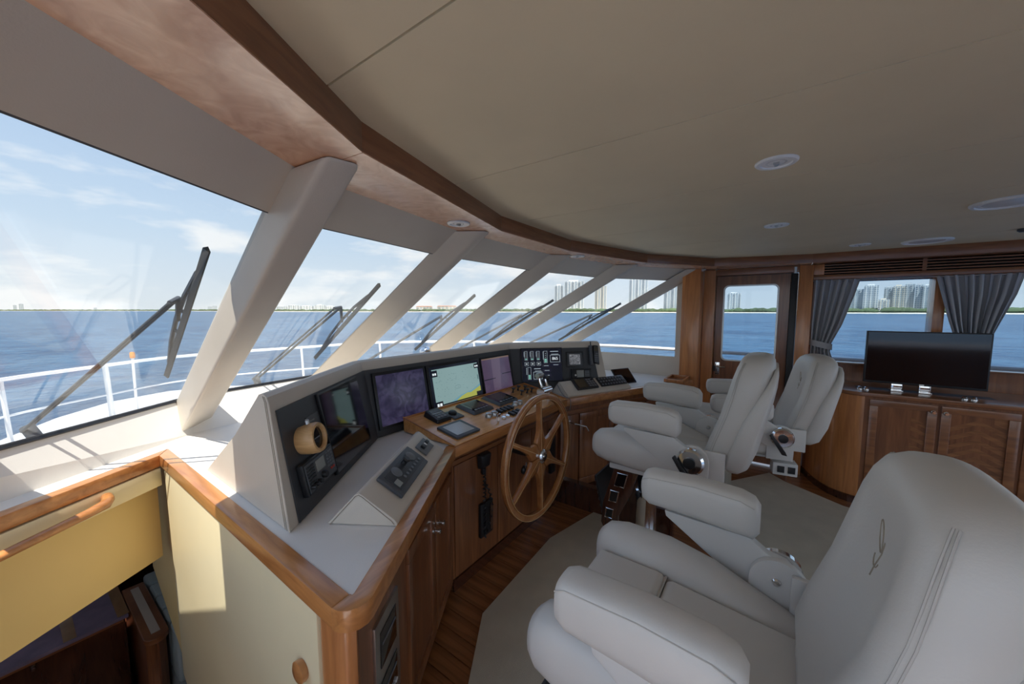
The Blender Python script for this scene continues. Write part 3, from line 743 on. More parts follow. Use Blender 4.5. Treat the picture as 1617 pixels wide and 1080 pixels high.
# camera display
t5, s5, z5 = monitor(2, .480, .640, .212, .352, 'small grey camera display beside the telephone handset', GUN, .012, .010)
lay(2, t5, 'picture', SCR_CAM, [(.508, .236), (.612, .236), (.612, .326), (.508, .326)], z5)
# radio below it
t = thing('marine_radio', 'low black marine radio under the small camera display', 'radio', FM[2] @ Vector((.62, .10, .006)))
MB().box(.520, .705, .085, .195, .0065, .030, FM[2]).build('body', BLACK, t, bevel=.004)
MB().box(.565, .632, .120, .182, .030, .0315, FM[2]).build('display', LCD, t)
for r_ in range(4):
    for c_ in range(3): MB().box(.645 + c_*.014, .655 + c_*.014, .125 + r_*.014, .134 + r_*.014, .030, .0325, FM[2]).build('key', GREYP, t)
MB().cyl(FM[2] @ Vector((.548, .14, .030)), FM[2] @ Vector((.548, .14, .045)), .009).build('volume_knob', CHROME, t, smooth=True)
# handset
t = thing('telephone_handset', 'black telephone handset hanging at the right end of the hood', 'phone', FM[2] @ Vector((.73, .21, .006)))
MB().box(.700, .728, .225, .405, .0065, .04, FM[2]).build('cradle', GUN, t, bevel=.008, seg=3)
MB().hexa([FM[2] @ Vector(p) for p in ((.735, .245, .007), (.790, .225, .007), (.785, .400, .007), (.738, .405, .007))],
          [FM[2] @ Vector(p) for p in ((.735, .245, .038), (.790, .225, .034), (.785, .400, .040), (.738, .405, .044))]).build('handset', BLACK, t, bevel=.008, seg=3)
MB().box(.745, .778, .350, .385, .040, .0425, FM[2]).build('display', LCDD, t)
for r_ in range(5):
    for c_ in range(3): MB().box(.744 + c_*.0135, .753 + c_*.0135, .255 + r_*.017, .265 + r_*.017, .036, .040, FM[2]).build('key', GREYP, t)
MB().cyl(FM[2] @ Vector((.715, .40, .03)), FM[2] @ Vector((.713, .438, .035)), .005).build('aerial', BLACK, t, smooth=True)

# left facet devices
L = FM[0]; Ln = L.to_3x3() @ Vector((0, 0, 1))
t = thing('round_wood_cover', 'round turned wooden cover with a dark lens on the charcoal panel', 'gauge', L @ Vector((.178, .19, .006)))
c = L @ Vector((.178, .247, .006))
rr = MB(); seg = 32
rr.loft([[c + (L.to_3x3() @ Vector((math.cos(2*math.pi*k/seg)*r_, math.sin(2*math.pi*k/seg)*r_, 0))) + Ln * h for k in range(seg)]
         for r_, h in ((.050, 0), (.056, .03), (.056, .058), (.052, .068), (.043, .068), (.040, .062), (.040, .050))], cap=True)
rr.build('turned_ring', BIRCH, t, smooth=True, ang=40)
MB().cyl(c + Ln * .0505, c + Ln * .056, .0395, seg=28).build('lens', BLACKG, t)
MB().box(.160, .196, .245, .249, .0625, .0635, L).build('dial_mark', GREYP, t)
MB().lathe([(.009, 0), (.009, .014), (.005, .018)], L @ Vector((.178, .302, .04)), L.to_3x3() @ Vector((0, 1, 0)), 12).build('button', ALU, t, smooth=True)
t = thing('printed_card', 'small dark printed card behind the round wooden cover', 'card', L @ Vector((.27, .21, .006)))
MB().box(.232, .328, .208, .316, .0065, .0085, L).build('card', GUN, t)
for k, (a, b, cc2) in enumerate(((.255, .268, .292), (.272, .290, .292), (.262, .30, .268))):
    MB().box(a, b, cc2, cc2 + .006, .0085, .0092, L).build('print_mark', LCD, t)
MB().box(.255, .305, .228, .258, .0085, .0092, L).build('picture', plain('card_tan', (.35, .24, .15), .5), t)
MB().prism([(.240, .220), (.325, .238), (.325, .243), (.240, .224)], .0092, .0098, L).build('blue_line', plain('card_blue', (.08, .25, .5), .5), t)
t = thing('vhf_radio', 'black VHF radio with grille, knobs and small grey display, below the wooden cover', 'radio', L @ Vector((.21, .065, .006)))
MB().box(.100, .324, .060, .178, .0065, .030, L).build('body', BLACK, t, bevel=.006, seg=3)
MB().box(.108, .316, .068, .170, .030, .033, L).build('faceplate', GUN, t, bevel=.002)
for k in range(6): MB().box(.114, .160, .098 + k*.0115, .104 + k*.0115, .033, .037, L).build('speaker_slat', BLACK, t)
MB().box(.176, .240, .118, .160, .033, .0345, L).build('display', LCD, t)
for s_, r_ in ((.122, .008), (.146, .008), (.172, .009), (.212, .014)):
    MB().lathe([(r_, 0), (r_, .012), (r_*.8, .016)], L @ Vector((s_, .086 if r_ < .012 else .094, .033)), Ln, 14).build('knob', BLACK, t, smooth=True)
for r_ in range(5):
    for c_ in range(3): MB().box(.256 + c_*.017, .268 + c_*.017, .105 + r_*.0125, .113 + r_*.0125, .033, .036, L).build('key', GREYP, t)
MB().box(.272, .282, .088, .096, .033, .0365, L).build('red_key', RED, t)
MB().box(.290, .300, .088, .096, .033, .0365, L).build('red_key', RED, t)
t = thing('chrome_dome_lamp', 'small polished chrome dome standing behind the hood at the window', 'lamp', (2.29, 2.62, .861))
MB().lathe([(.035, 0), (.035, .01), (.014, .02), (.014, .321)], (2.29, 2.62, .862), (0, 0, 1), 16).build('stem', CHROME, t, smooth=True)
MB().lathe([(.056, 0), (.058, .012), (.054, .03), (.042, .048), (.024, .060), (.001, .064)], (2.29, 2.62, 1.183), (0, 0, 1), 24).build('dome', CHROME, t, smooth=True, ang=60)

# ================================================================== DASH PANEL AND PODS
dp = thing('dash_panel', 'sloping varnished teak switch panel in front of the chart display', 'panel', (1.985, 1.55, .861))
prof = [(1.335, .866), (1.752, .866), (1.752, .945), (1.335, .8705)]
MB().hexa([(1.352, y, z) for y, z in prof], [(2.620, y, z) for y, z in prof]).build('board', DASHWOOD, dp, bevel=.003)
MB().box(1.350, 2.622, 1.742, 1.756, .93, .953).build('rear_bead', TEAK, dp, bevel=.004)
MB().hexa([(1.349, 1.335, .868), (1.356, 1.335, .868), (1.356, 1.756, .948), (1.349, 1.756, .948)],
          [(1.349, 1.335, .874), (1.356, 1.335, .874), (1.356, 1.756, .954), (1.349, 1.756, .954)]).build('side_bead', TEAKY, dp)
MB().hexa([(2.614, 1.335, .868), (2.622, 1.335, .868), (2.622, 1.756, .948), (2.614, 1.756, .948)],
          [(2.614, 1.335, .878), (2.622, 1.335, .878), (2.622, 1.756, .958), (2.614, 1.756, .958)]).build('side_bead', TEAKY, dp)
W = frame_mat((1.352, 1.335, .8712), (1, 0, 0), (0, .979, .1755)); Wn = W.to_3x3() @ Vector((0, 0, 1))
def wpt(u, v, n=0): return W @ Vector((u, v, n))
t = thing('flat_display', 'flat grey-framed display at the near corner of the switch panel', 'display', wpt(.15, .12))
MB().box(.055, .245, .035, .200, .0005, .014, W).build('frame', GUN, t, bevel=.004)
MB().box(.078, .218, .058, .178, .014, .0150, W).build('screen', plain('lcd_reflecting', (.50, .51, .50), .15), t)  # reflected light put into the pale screen colour
MB().box(.226, .232, .045, .051, .014, .016, W).build('button', BLACK, t)
t = thing('autopilot_control', 'chunky black autopilot control with small screen on the switch panel', 'control', wpt(.16, .31))
MB().hexa([wpt(.103, .245), wpt(.222, .245), wpt(.217, .375), wpt(.108, .375)], [wpt(.108, .25, .022), wpt(.217, .25, .022), wpt(.212, .37, .040), wpt(.113, .37, .040)]).build('body', BLACK, t, bevel=.006, seg=3)
Wt = W @ frame_mat((.108, .25, .0225), (1, 0, 0), (0, .12, .018))
MB().box(.015, .089, .075, .108, 0, .001, Wt).build('screen', LCDD, t)
MB().box(.015, .089, .060, .070, 0, .002, Wt).build('caption_strip', LCD, t)
for r_ in range(2):
    for c_ in range(3): MB().box(.016 + c_*.026, .038 + c_*.026, .014 + r_*.022, .032 + r_*.022, 0, .003, Wt).build('button', GREYP, t, bevel=.001)
t = thing('rotary_pad', 'small black pad with a round knob behind the autopilot control', 'control', wpt(.276, .285))
MB().box(.236, .318, .232, .338, .0005, .008, W).build('plate', GUN, t, bevel=.002)
MB().lathe([(.026, 0), (.026, .012), (.020, .018), (.012, .020)], wpt(.276, .295, .008), Wn, 22).build('rotary_knob', BLACK, t, smooth=True)
for c_ in range(3): MB().box(.250 + c_*.018, .262 + c_*.018, .245, .255, .008, .010, W).build('button', GREYP, t)
for (a, b, c, d), lb in (((.384, .592, .205, .380), 'left of two matching dark engine control displays on the switch panel'), ((.655, .885, .205, .385), 'right of two matching dark engine control displays on the switch panel')):
    t = thing('engine_control_display', lb, 'display', wpt((a + b) / 2, (c + d) / 2), group='engine control displays')
    MB().hexa([wpt(a, c), wpt(b, c), wpt(b, d), wpt(a, d)], [wpt(a + .012, c + .012, .018), wpt(b - .012, c + .012, .018), wpt(b - .012, d - .012, .018), wpt(a + .012, d - .012, .018)]).build('bezel', GUN, t, bevel=.003)
    MB().box(a + .02, b - .02, c + .016, d - .018, .018, .0195, W).build('glass', BLACKG, t)
    MB().box(a + .045, b - .045, c + .05, d - .035, .0195, .0205, W).build('screen', LCDD, t)
    for k in range(5): MB().box(a + .035 + k * (b - a - .07) / 5, a + .035 + (k + .7) * (b - a - .07) / 5, c + .022, c + .036, .0195, .0225, W).build('key', LCD if k == 0 else GREYP, t, bevel=.001)
for u_, v_ in ((.441, .135), (.497, .133), (.769, .155), (.822, .152)):
    MB().lathe([(.021, 0), (.021, .012), (.017, .02), (.019, .026), (.010, .031)], wpt(u_, v_, .0005), Wn, 18).build('selector_knob', ALU, dp, smooth=True)
for k in range(4): MB().box(.560 + k*.042, .588 + k*.042, .122, .172, .0005, .016, W).build('rocker_switch', BLACK, dp, bevel=.004)
for k in range(3): MB().box(.595 + k*.042, .623 + k*.042, .045, .095, .0005, .016, W).build('rocker_switch', BLACK, dp, bevel=.004)
for u_, v_ in ((.530, .145), (.738, .152), (.515, .065), (.560, .067)):
    MB().lathe([(.015, 0), (.015, .006), (.011, .01)], wpt(u_, v_, .0005), Wn, 16).build('push_button', CHROME, dp, smooth=True)
MB().tube([wpt(.452, .060, .0), wpt(.452, .060, .03)], .006, 8).build('key_stem', CHROME, dp, smooth=True)
MB().hexa([wpt(.436, .057, .026), wpt(.468, .057, .026), wpt(.468, .063, .026), wpt(.436, .063, .026)], [wpt(.440, .057, .048), wpt(.464, .057, .048), wpt(.464, .063, .048), wpt(.440, .063, .048)]).build('ignition_key', CHROME, dp, bevel=.002)
for u_, v_ in ((.99, .335), (1.005, .262), (1.085, .262), (1.13, .315), (1.075, .345), (1.14, .255)):
    MB().lathe([(.011, 0), (.006, .006), (.005, .026), (.017, .030), (.017, .036), (.008, .040)], wpt(u_, v_, .0005), Wn, 12).build('pull_knob', BLACK, dp, smooth=True)
# throttle
t = thing('throttle_control', 'chrome twin lever throttle behind the ship wheel', 'lever', wpt(1.155, .14, .001))
MB().lathe([(.062, 0), (.062, .012), (.050, .028), (.030, .04)], wpt(1.15, .14, .001), Wn, 24).build('base', CHROME, t, smooth=True)
MB().cyl(wpt(1.085, .14, .045), wpt(1.215, .14, .045), .036, seg=24).build('drum', CHROME, t, smooth=True)
MB().tube([wpt(1.115, .14, .06), wpt(1.11, .175, .12), wpt(1.11, .19, .155)], [.014, .012, .011], 10).build('lever_arm', CHROME, t, smooth=True)
MB().tube([wpt(1.19, .14, .06), wpt(1.195, .165, .10), wpt(1.195, .178, .125)], [.014, .012, .011], 10).build('lever_arm', CHROME, t, smooth=True)
MB().lathe([(.019, 0), (.023, .008), (.023, .07), (.019, .078)], wpt(1.075, .19, .165), (1, 0, 0), 16).build('lever_grip', ALU, t, smooth=True)
MB().lathe([(.001, 0), (.02, .006), (.026, .022), (.02, .04), (.001, .046)], wpt(1.215, .178, .11), Wn, 16).build('lever_ball', BLACK, t, smooth=True)

def pod(name, label, o, u, end, ridge_z, lip, mat):
    """wedge-shaped leather pod: ridge at the back of the slope, small lip in front"""
    u = Vector(u).normalized(); nb = Vector((-u.y, u.x, 0)); o = Vector(o)
    t = thing(name, label, 'pod', o - Vector((0, 0, o.z - .861)))
    pr = [(.115, .862), (.012, ridge_z - .004), (0, ridge_z), (-.012, ridge_z - .006), (-.118, lip), (-.128, lip - .012), (-.128, .862)]
    MB().loft([[Vector((o.x, o.y, 0)) + u * s + nb * a + Vector((0, 0, z)) for a, z in pr] for s in (0, end)]).build('body', mat, t, bevel=.004)
    st = MB().tube([Vector((o.x, o.y, 0)) + u * (-.0008) + nb * (a * .93) + Vector((0, 0, z - .006)) for a, z in pr[:6]], .0014, 5)
    st.build('stitch_line', STITCH, t)
    v = nb * .118 + Vector((0, 0, ridge_z - lip))
    return t, frame_mat(o, u, v)
pl, PM = pod('control_pod', 'cream leather wedge pod on the near wing of the counter', (.66, 1.10, .972), (.85, .53, 0), .635, .972, .886, PODL)
PMn = PM.to_3x3() @ Vector((0, 0, 1))
t = thing('keypad_panel', 'long dark grey control keypad with round dials on the near pod', 'control', PM @ Vector((.26, -.11, .001)))
MB().box(.103, .416, -.128, -.012, .003, .018, PM).build('body', GUN, t, bevel=.006, seg=3)
MB().box(.125, .410, -.108, -.030, .018, .021, PM).build('faceplate', CHAR, t, bevel=.001)
for s_ in (.195, .350): MB().lathe([(.024, 0), (.024, .004), (.018, .005), (.010, .009)], PM @ Vector((s_, -.052, .021)), PMn, 22).build('dial', GREYP, t, smooth=True)
MB().lathe([(.012, 0), (.010, .012), (.016, .022), (.012, .028)], PM @ Vector((.275, -.050, .021)), PMn, 14).build('joystick', BLACK, t, smooth=True)
for k in range(7): MB().cyl(PM @ Vector((.205 + k*.028, -.088, .021)), PM @ Vector((.205 + k*.028, -.088, .024)), .007, seg=10).build('round_key', GREYP, t)
MB().box(.130, .160, -.098, -.070, .021, .024, PM).build('square_key', LCD, t)
t = thing('toggle_plate', 'small grey plate with a black and white toggle on the near pod', 'switch', PM @ Vector((.53, -.1, .001)))
MB().box(.470, .588, -.106, -.040, .003, .010, PM).build('plate', GREYP, t, bevel=.002)
MB().box(.490, .520, -.080, -.058, .010, .022, PM).build('black_rocker', BLACK, t, bevel=.003)
MB().box(.522, .536, -.078, -.060, .010, .020, PM).build('white_rocker', WHITEP, t, bevel=.002)
MB().box(.540, .570, -.076, -.058, .010, .024, PM).build('black_rocker', BLACK, t, bevel=.003)
pr_, PR = pod('instrument_pod', 'cream leather wedge pod on the counter right of the throttle', (2.75, 1.47, .972), (.52, -.25, 0), .72, .972, .886, PODL)
PRn = PR.to_3x3() @ Vector((0, 0, 1))
t = thing('plotter_control', 'black control unit with a brown screen on the right-hand pod', 'control', PR @ Vector((.23, -.11, .001)))
MB().box(.118, .352, -.124, .004, .003, .020, PR).build('body', BLACK, t, bevel=.006, seg=3)
MB().box(.140, .240, -.108, -.016, .020, .0215, PR).build('screen', LCDD, t)
for r_ in range(4):
    for c_ in range(3): MB().box(.258 + c_*.028, .278 + c_*.028, -.106 + r_*.024, -.090 + r_*.024, .020, .023, PR).build('key', GREYP, t)
MB().lathe([(.012, 0), (.012, .012), (.008, .016)], PR @ Vector((.325, -.03, .020)), PRn, 14).build('knob', BLACK, t, smooth=True)
t = thing('button_panel', 'wide dark keyboard panel on the right-hand pod beside the tablet', 'control', PR @ Vector((.55, -.11, .001)))
MB().box(.392, .705, -.116, -.010, .003, .012, PR).build('body', BLACK, t, bevel=.003)
for r_ in range(3):
    for c_ in range(9): MB().cyl(PR @ Vector((.415 + c_*.033, -.098 + r_*.034, .012)), PR @ Vector((.415 + c_*.033, -.098 + r_*.034, .016)), .009, seg=10).build('round_key', GREYP, t)
t = thing('tablet', 'black tablet propped on the counter beyond the right-hand pod', 'tablet', (3.55, 1.13, .861))
TM = frame_mat((3.44, 1.19, .864), (.21, -.10, 0), (.05, .11, .13))
MB().box(0, .235, 0, .175, 0, .010, TM).build('case', BLACK, t, bevel=.003)
MB().box(.008, .227, .008, .167, .010, .011, TM).build('screen', BLACKG, t)
t = thing('teak_tray', 'open teak tray set in the counter beside the teak column', 'tray', (4.0, .77, .865))
for a, b, c, d in ((3.84, 4.16, .855, .875), (3.84, 4.16, .69, .71), (3.84, 3.86, .71, .855), (4.14, 4.16, .71, .855)):
    MB().box(a, b, c, d, .866, .90).build('rim', MAHOGL, t, bevel=.003)
MB().box(3.86, 4.14, .71, .855, .8655, .869).build('tray_base', MAHOG, t)

# ================================================================== SHIP WHEEL
wh = thing('ship_wheel', 'large varnished six-spoke wooden ship wheel with a chrome hub', 'steering wheel', (1.905, 1.15, .68))
WC = Vector((1.905, 1.15, .68)); WR = .368
WHEELW = wood('wheel_mahogany', (0.34, 0.125, 0.04), (0.48, 0.20, 0.065), (14, 14, 14), 0.22, 0.8, dist=0.6)
NS = 64
def rim_ring(a):
    d = Vector((math.cos(a), 0, math.sin(a))); sec = [(-.018, -.012), (-.012, -.019), (.012, -.019), (.018, -.012), (.018, .012), (.012, .019), (-.012, .019), (-.018, .012)]
    return [WC + d * (WR + r) + Vector((0, y, 0)) for r, y in sec]
MB().loft([rim_ring(2*math.pi*k/NS) for k in range(NS)], closed=True).build('rim', WHEELW, wh, smooth=True, ang=60)
for rr_ in (WR - .0165, WR + .0165):
    MB().tube([WC + Vector((math.cos(2*math.pi*k/NS)*rr_, -.0165, math.sin(2*math.pi*k/NS)*rr_)) for k in range(NS)], .0022, 5, closed=True).build('inlay_ring', BIRCH, wh)
for k in range(6):
    a = R(90 + 60 * k + 2)
    pts = [(.356, -.0145), (.356, .0145), (.22, .0155), (.155, .022), (.118, .036), (.094, .050), (.02, .012), (.02, -.012), (.094, -.050), (.118, -.036), (.155, -.022), (.22, -.0155)]
    Ms = Matrix.Translation(WC) @ Matrix.Rotation(-a, 4, 'Y')
    Ms = Ms @ Matrix.Rotation(R(90), 4, 'X')
    sp = MB().prism([(p[0], p[1]) for p in pts], -.014, .016, Ms).build('spoke', WHEELW, wh, bevel=.005, seg=2)
    MB().box(.04, .352, -.0016, .0016, .0155, .0172, Ms).build('inlay_line', BIRCH, sp)
MB().lathe([(.043, 0), (.043, .012), (.034, .02), (.017, .023), (.016, .027), (.001, .028)], WC + Vector((0, -.015, 0)), (0, -1, 0), 26).build('hub_cap', CHROME, wh, smooth=True)
MB().cyl(WC + Vector((0, .012, 0)), WC + Vector((0, .238, 0)), .028, seg=18).build('shaft', BLACK, wh, smooth=True)

# small fittings on the console front
t = thing('radio_microphone', 'black fist microphone with a coiled cord hanging on the console front', 'microphone', (1.63, 1.38, .66))
MB().hexa([MC_ @ Vector(p) for p in ((.205, .64, .012), (.290, .64, .012), (.300, .735, .012), (.196, .735, .012))],
          [MC_ @ Vector(p) for p in ((.212, .65, .048), (.283, .65, .048), (.292, .728, .055), (.204, .728, .055))]).build('body', BLACK, t, bevel=.012, seg=3)
MB().box(.235, .262, .60, .64, .012, .035, MC_).build('neck', BLACK, t, bevel=.006)
cpts = []
for k in range(150):
    q = k / 149; z = .60 - .40 * min(1, q * 1.6) if q < .62 else .20 + .36 * ((q - .62) / .38)
    cx = .248 if q < .62 else .248 + .07 * math.sin((q - .62) / .38 * math.pi)
    cpts.append(MC_ @ Vector((cx + .008 * math.cos(k * 1.1), z, .030 + .008 * math.sin(k * 1.1))))
MB().tube(cpts, .0045, 5).build('coiled_cord', BLACK, t, smooth=True)
t = thing('handset_box', 'black rectangular box behind the coiled cord near the console foot', 'box', (1.65, 1.38, .21))
MB().box(.215, .330, .21, .42, .0095, .03, MC_).build('case', BLACK, t, bevel=.004)
MB().box(.300, .322, .23, .40, .03, .034, MC_).build('cover_strip', DARKW, t)
t = thing('console_lock', 'small black lock with chrome keys seen through the left spokes of the wheel', 'lock', (2.06, 1.38, .44))
MB().lathe([(.03, 0), (.03, .012), (.02, .02)], MC_ @ Vector((.70, .46, .0095)), (0, -1, 0), 18).build('escutcheon', BLACK, t, smooth=True)
MB().box(.692, .708, .475, .52, .03, .036, MC_).build('key', CHROME, t, bevel=.002)
t = thing('wall_handset', 'black handset holder on the console right of the wheel', 'handset', (2.42, 1.39, .3))
MB().box(1.055, 1.125, .30, .66, .0095, .035, MC_).build('body', BLACK, t, bevel=.008, seg=3)
MB().cyl(MC_ @ Vector((1.09, .62, .035)), MC_ @ Vector((1.09, .62, .05)), .012).build('screw_cap', CHROME, t, smooth=True)
t = thing('chrome_crank', 'chrome crank lever sticking out beside the wheel', 'lever', MR_ @ Vector((.06, .62, .012)))
MB().lathe([(.018, 0), (.018, .008), (.01, .014)], MR_ @ Vector((.08, .66, .0105)), MR_.to_3x3() @ Vector((0, 0, 1)), 16).build('boss', CHROME, t, smooth=True)
MB().tube([MR_ @ Vector((.08, .66, .015)), MR_ @ Vector((.095, .66, .07)), MR_ @ Vector((.19, .63, .10)), MR_ @ Vector((.215, .59, .105))], [.008, .008, .007, .006], 10).build('lever', CHROME, t, smooth=True)
t = thing('thin_cable', 'thin grey cable trailing from the right-hand pod over the counter edge', 'cable', (2.66, 1.4, .87))
tb = MB().tube([(2.735, 1.485, .955), (2.70, 1.43, .905), (2.675, 1.38, .872), (2.655, 1.33, .870), (2.65, 1.312, .862), (2.648, 1.308, .82), (2.642, 1.312, .78)], .0028, 6); tb.build('cable', GREYP, t, smooth=True)

# ================================================================== HELM CHAIRS (local frame: +y forward)
def sup(hw, y0, y1, z, n=28, e=3.2, dent=0.0):
    pts = []
    yc = (y0 + y1) / 2; hy = abs(y1 - y0) / 2
    for k in range(n):
        a = 2 * math.pi * k / n
        c, s = math.cos(a), math.sin(a)
        x = hw * (abs(c) ** (2 / e)) * (1 if c >= 0 else -1)
        y = hy * (abs(s) ** (2 / e)) * (1 if s >= 0 else -1)
        if s > 0 and dent: y -= dent * max(0, 1 - (x / (hw * .66)) ** 2) ** .5
        pts.append((x, yc + y, z))
    return pts
def make_chair(label, lift, disc=True):
    t = thing('helm_chair', label, 'chair', group='white leather helm chairs')
    L_ = lift
    def bld(mb, name, mat, par=t, **k):
        mb.v = [p + Vector((0, 0, L_)) for p in mb.v]
        return mb.build(name, mat, par, local=True, **k)
    # seat panels
    for y0, y1 in ((-.25, .105), (.112, .345)):
        m = MB()
        rings = []
        ys = [y0, y0 + .012, (y0 + y1) / 2, y1 - .02, y1]
        for j, y in enumerate(ys):
            k = 0 if j in (0, len(ys) - 1) else 1
            zt = .715 - (0.012 if not k else 0) + (.012 if y0 > 0 else -.03 * (.105 - y) / .355)
            if y0 > 0 and j == len(ys) - 1: zt -= .05
            rings.append([(-.166, y, .59), (.166, y, .59), (.166, y, zt - .02), (.14, y, zt), (-.14, y, zt), (-.166, y, zt - .02)])
        m.loft(rings); bld(m, 'seat_panel', SEATL, smooth=True, ang=60, bevel=.008)
    bld(MB().tube([(-.16, .109, .706), (.16, .109, .706)], .005, 6), 'seat_welt', SEATS)
    # side bolsters
    for s in (-1, 1):
        rings = []
        for y, zt, zb, hw in ((.372, .705, .665, .02), (.362, .745, .63, .05), (.335, .772, .608, .068), (.27, .787, .592, .078), (.12, .785, .580, .08), (-.02, .755, .575, .078), (-.15, .70, .565, .072), (-.25, .662, .56, .062), (-.275, .64, .575, .04)):
            r_ = []
            for k in range(16):
                a = 2 * math.pi * k / 16; c, q = math.cos(a), math.sin(a)
                r_.append((s * .238 + hw * abs(c) ** .75 * (1 if c >= 0 else -1), y, (zt + zb) / 2 + (zt - zb) / 2 * abs(q) ** .8 * (1 if q >= 0 else -1)))
            rings.append(r_)
        o = bld(MB().loft(rings), 'seat_bolster', SEATL, smooth=True, ang=80)
        bld(MB().tube([(s * .238 + s * .045, y, zt - .014) for y, zt in ((.345, .755), (.27, .783), (.12, .781), (-.02, .751), (-.15, .697), (-.24, .662))], .0022, 5), 'seam', SEATS, o)
    bld(MB().box(-.245, .245, -.27, .27, .545, .578), 'seat_pan', WHITEM, bevel=.01)
    # backrest
    sec = [(.655, -.25, -.34, .17, 0), (.675, -.225, -.375, .225, 0), (.74, -.212, -.415, .252, .016), (.83, -.238, -.45, .264, .03), (.95, -.280, -.48, .268, .042), (1.07, -.310, -.505, .263, .038),
           (1.145, -.328, -.516, .253, .024), (1.195, -.344, -.520, .238, .012), (1.228, -.362, -.516, .212, .005), (1.250, -.386, -.504, .170, 0), (1.260, -.412, -.488, .115, 0), (1.264, -.44, -.468, .05, 0)]
    def front_y(z):
        for p, q in zip(sec, sec[1:]):
            if p[0] <= z <= q[0]:
                t_ = (z - p[0]) / (q[0] - p[0]); return lerp(p[1], q[1], t_), lerp(p[4], q[4], t_), lerp(p[3], q[3], t_)
        return sec[-1][1], 0, sec[-1][3]
    bo = bld(MB().loft([sup(hw, yr, yf, z, dent=d) for z, yf, yr, hw, d in sec]), 'backrest', SEATL, smooth=True, ang=80)
    # stitched seams along the front corners of the wings
    for s in (-1, 1):
        for fx, ky in ((.925, .395), (.955, .475)):
            pts = []
            for z in (.76, .83, .90, .97, 1.04, 1.10, 1.15, 1.19, 1.215, 1.23):
                yf, dn, hw = front_y(z); hy = (yf + .50) / 2 if z > 1.0 else .5 * (yf - (-.45 - .4 * (z - .83) * .6))
                pts.append((s * hw * fx, yf - ky * hy + .001, z))
            bld(MB().tube(pts, .0022, 5), 'seam', SEATS, bo)
    em = MB()
    def on_front(x, z):
        yf, dn, hw = front_y(z); return (x, yf - dn * max(0, 1 - (x / (hw * .66)) ** 2) ** .5 + .001, z)
    em.tube([on_front(.013 * math.cos(a) + .002 + .010 * math.sin(a), 1.10 + .032 * math.sin(a)) for a in [2*math.pi*k/20 for k in range(20)]], .0016, 5, closed=True)
    em.tube([on_front(.020 * math.cos(a) - .006, 1.055 + .022 * math.sin(a)) for a in [R(200 + 12*k) for k in range(14)]], .0016, 5)
    em.tube([on_front(-.030, 1.10), on_front(-.020, 1.07), on_front(-.008, 1.035), on_front(-.004, 1.01)], .0016, 5)
    bld(em, 'stitched_emblem', STITCH, bo)
    # rear shell
    sh = [(.66, -.33, -.40, .20), (.70, -.30, -.435, .262), (.80, -.335, -.468, .288), (.95, -.385, -.497, .291), (1.05, -.435, -.518, .280), (1.12, -.475, -.529, .258), (1.17, -.500, -.532, .225), (1.20, -.512, -.530, .185)]
    bld(MB().loft([sup(hw, yr, yf, z, e=4) for z, yf, yr, hw in sh]), 'back_shell', SEATL, smooth=True, ang=60)
    # arms
    for s in (-1, 1):
        rings = []
        pr = [(.238, .905, .945, .03), (.230, .875, .972, .046), (.205, .858, .984, .052), (.05, .852, .990, .053), (-.08, .842, .982, .053), (-.118, .838, .968, .048), (-.135, .86, .945, .032)]
        for y, zb, zt, hw in pr:
            r_ = []
            for k in range(20):
                a = 2 * math.pi * k / 20; c, q = math.cos(a), math.sin(a)
                r_.append((s * .335 + hw * abs(c) ** .6 * (1 if c >= 0 else -1), y, (zt + zb) / 2 + (zt - zb) / 2 * abs(q) ** .6 * (1 if q >= 0 else -1)))
            rings.append(r_)
        arm = bld(MB().loft(rings), 'armrest', SEATL, smooth=True, ang=60)
        bld(MB().tube([(s * .335 - .045, y, zt - .018) for y, zb, zt, hw in pr[1:6]], .002, 5), 'seam', SEATS, arm)
        bld(MB().tube([(s * .335 + .045, y, zt - .018) for y, zb, zt, hw in pr[1:6]], .002, 5), 'seam', SEATS, arm)
        poly = [(.155, .846), (.15, .826), (-.06, .69), (-.12, .66), (-.20, .655), (-.245, .69), (-.25, .75), (-.21, .79), (-.16, .80), (-.105, .838)]
        x0, x1 = sorted((s * .318, s * .352))
        bld(MB().hexa([(x0, y, z) for y, z in poly], [(x1, y, z) for y, z in poly]), 'arm_bracket', WHITEM, arm, bevel=.004)
        x0, x1 = sorted((s * .292, s * .3175))
        disc_ = [(-.19 + .078 * math.cos(R(q)), .725 + .078 * math.sin(R(q))) for q in range(0, 360, 15)]
        pp = [(-.268, .60), (-.112, .60)] + [p for p in disc_ if p[1] >= .725 and True][0:]
        pp = [(-.265, .565), (-.115, .565)] + [(-.19 + .078 * math.cos(R(q)), .725 + .078 * math.sin(R(q))) for q in range(0, 181, 15)]
        bld(MB().hexa([(x0, y, z) for y, z in pp], [(x1, y, z) for y, z in pp]), 'pivot_plate', WHITEM, bevel=.003)
        xi = s * .2915
        bld(MB().lathe([(.013, 0), (.013, .003), (.009, .008), (.001, .009)], (xi, -.185, .735), (-s, 0, 0), 16), 'pivot_screw', CHROME, smooth=True)
        bld(MB().box(min(s * .27, s * .291), max(s * .27, s * .291), -.335, -.22, .63, .78), 'back_hinge', WHITEM, bevel=.006)
    for s in (-1, 1):
        dk = bld(MB().lathe([(.066, 0), (.066, .02), (.056, .032), (.030, .034)], (s * .3525, -.19, .735), (s, 0, 0), 28), 'recline_disc', CHROME, smooth=True)
        bld(MB().lathe([(.028, 0), (.028, .008), (.02, .01)], (s * .387, -.19, .735), (s, 0, 0), 20), 'disc_cap', BLACK, dk, smooth=True)
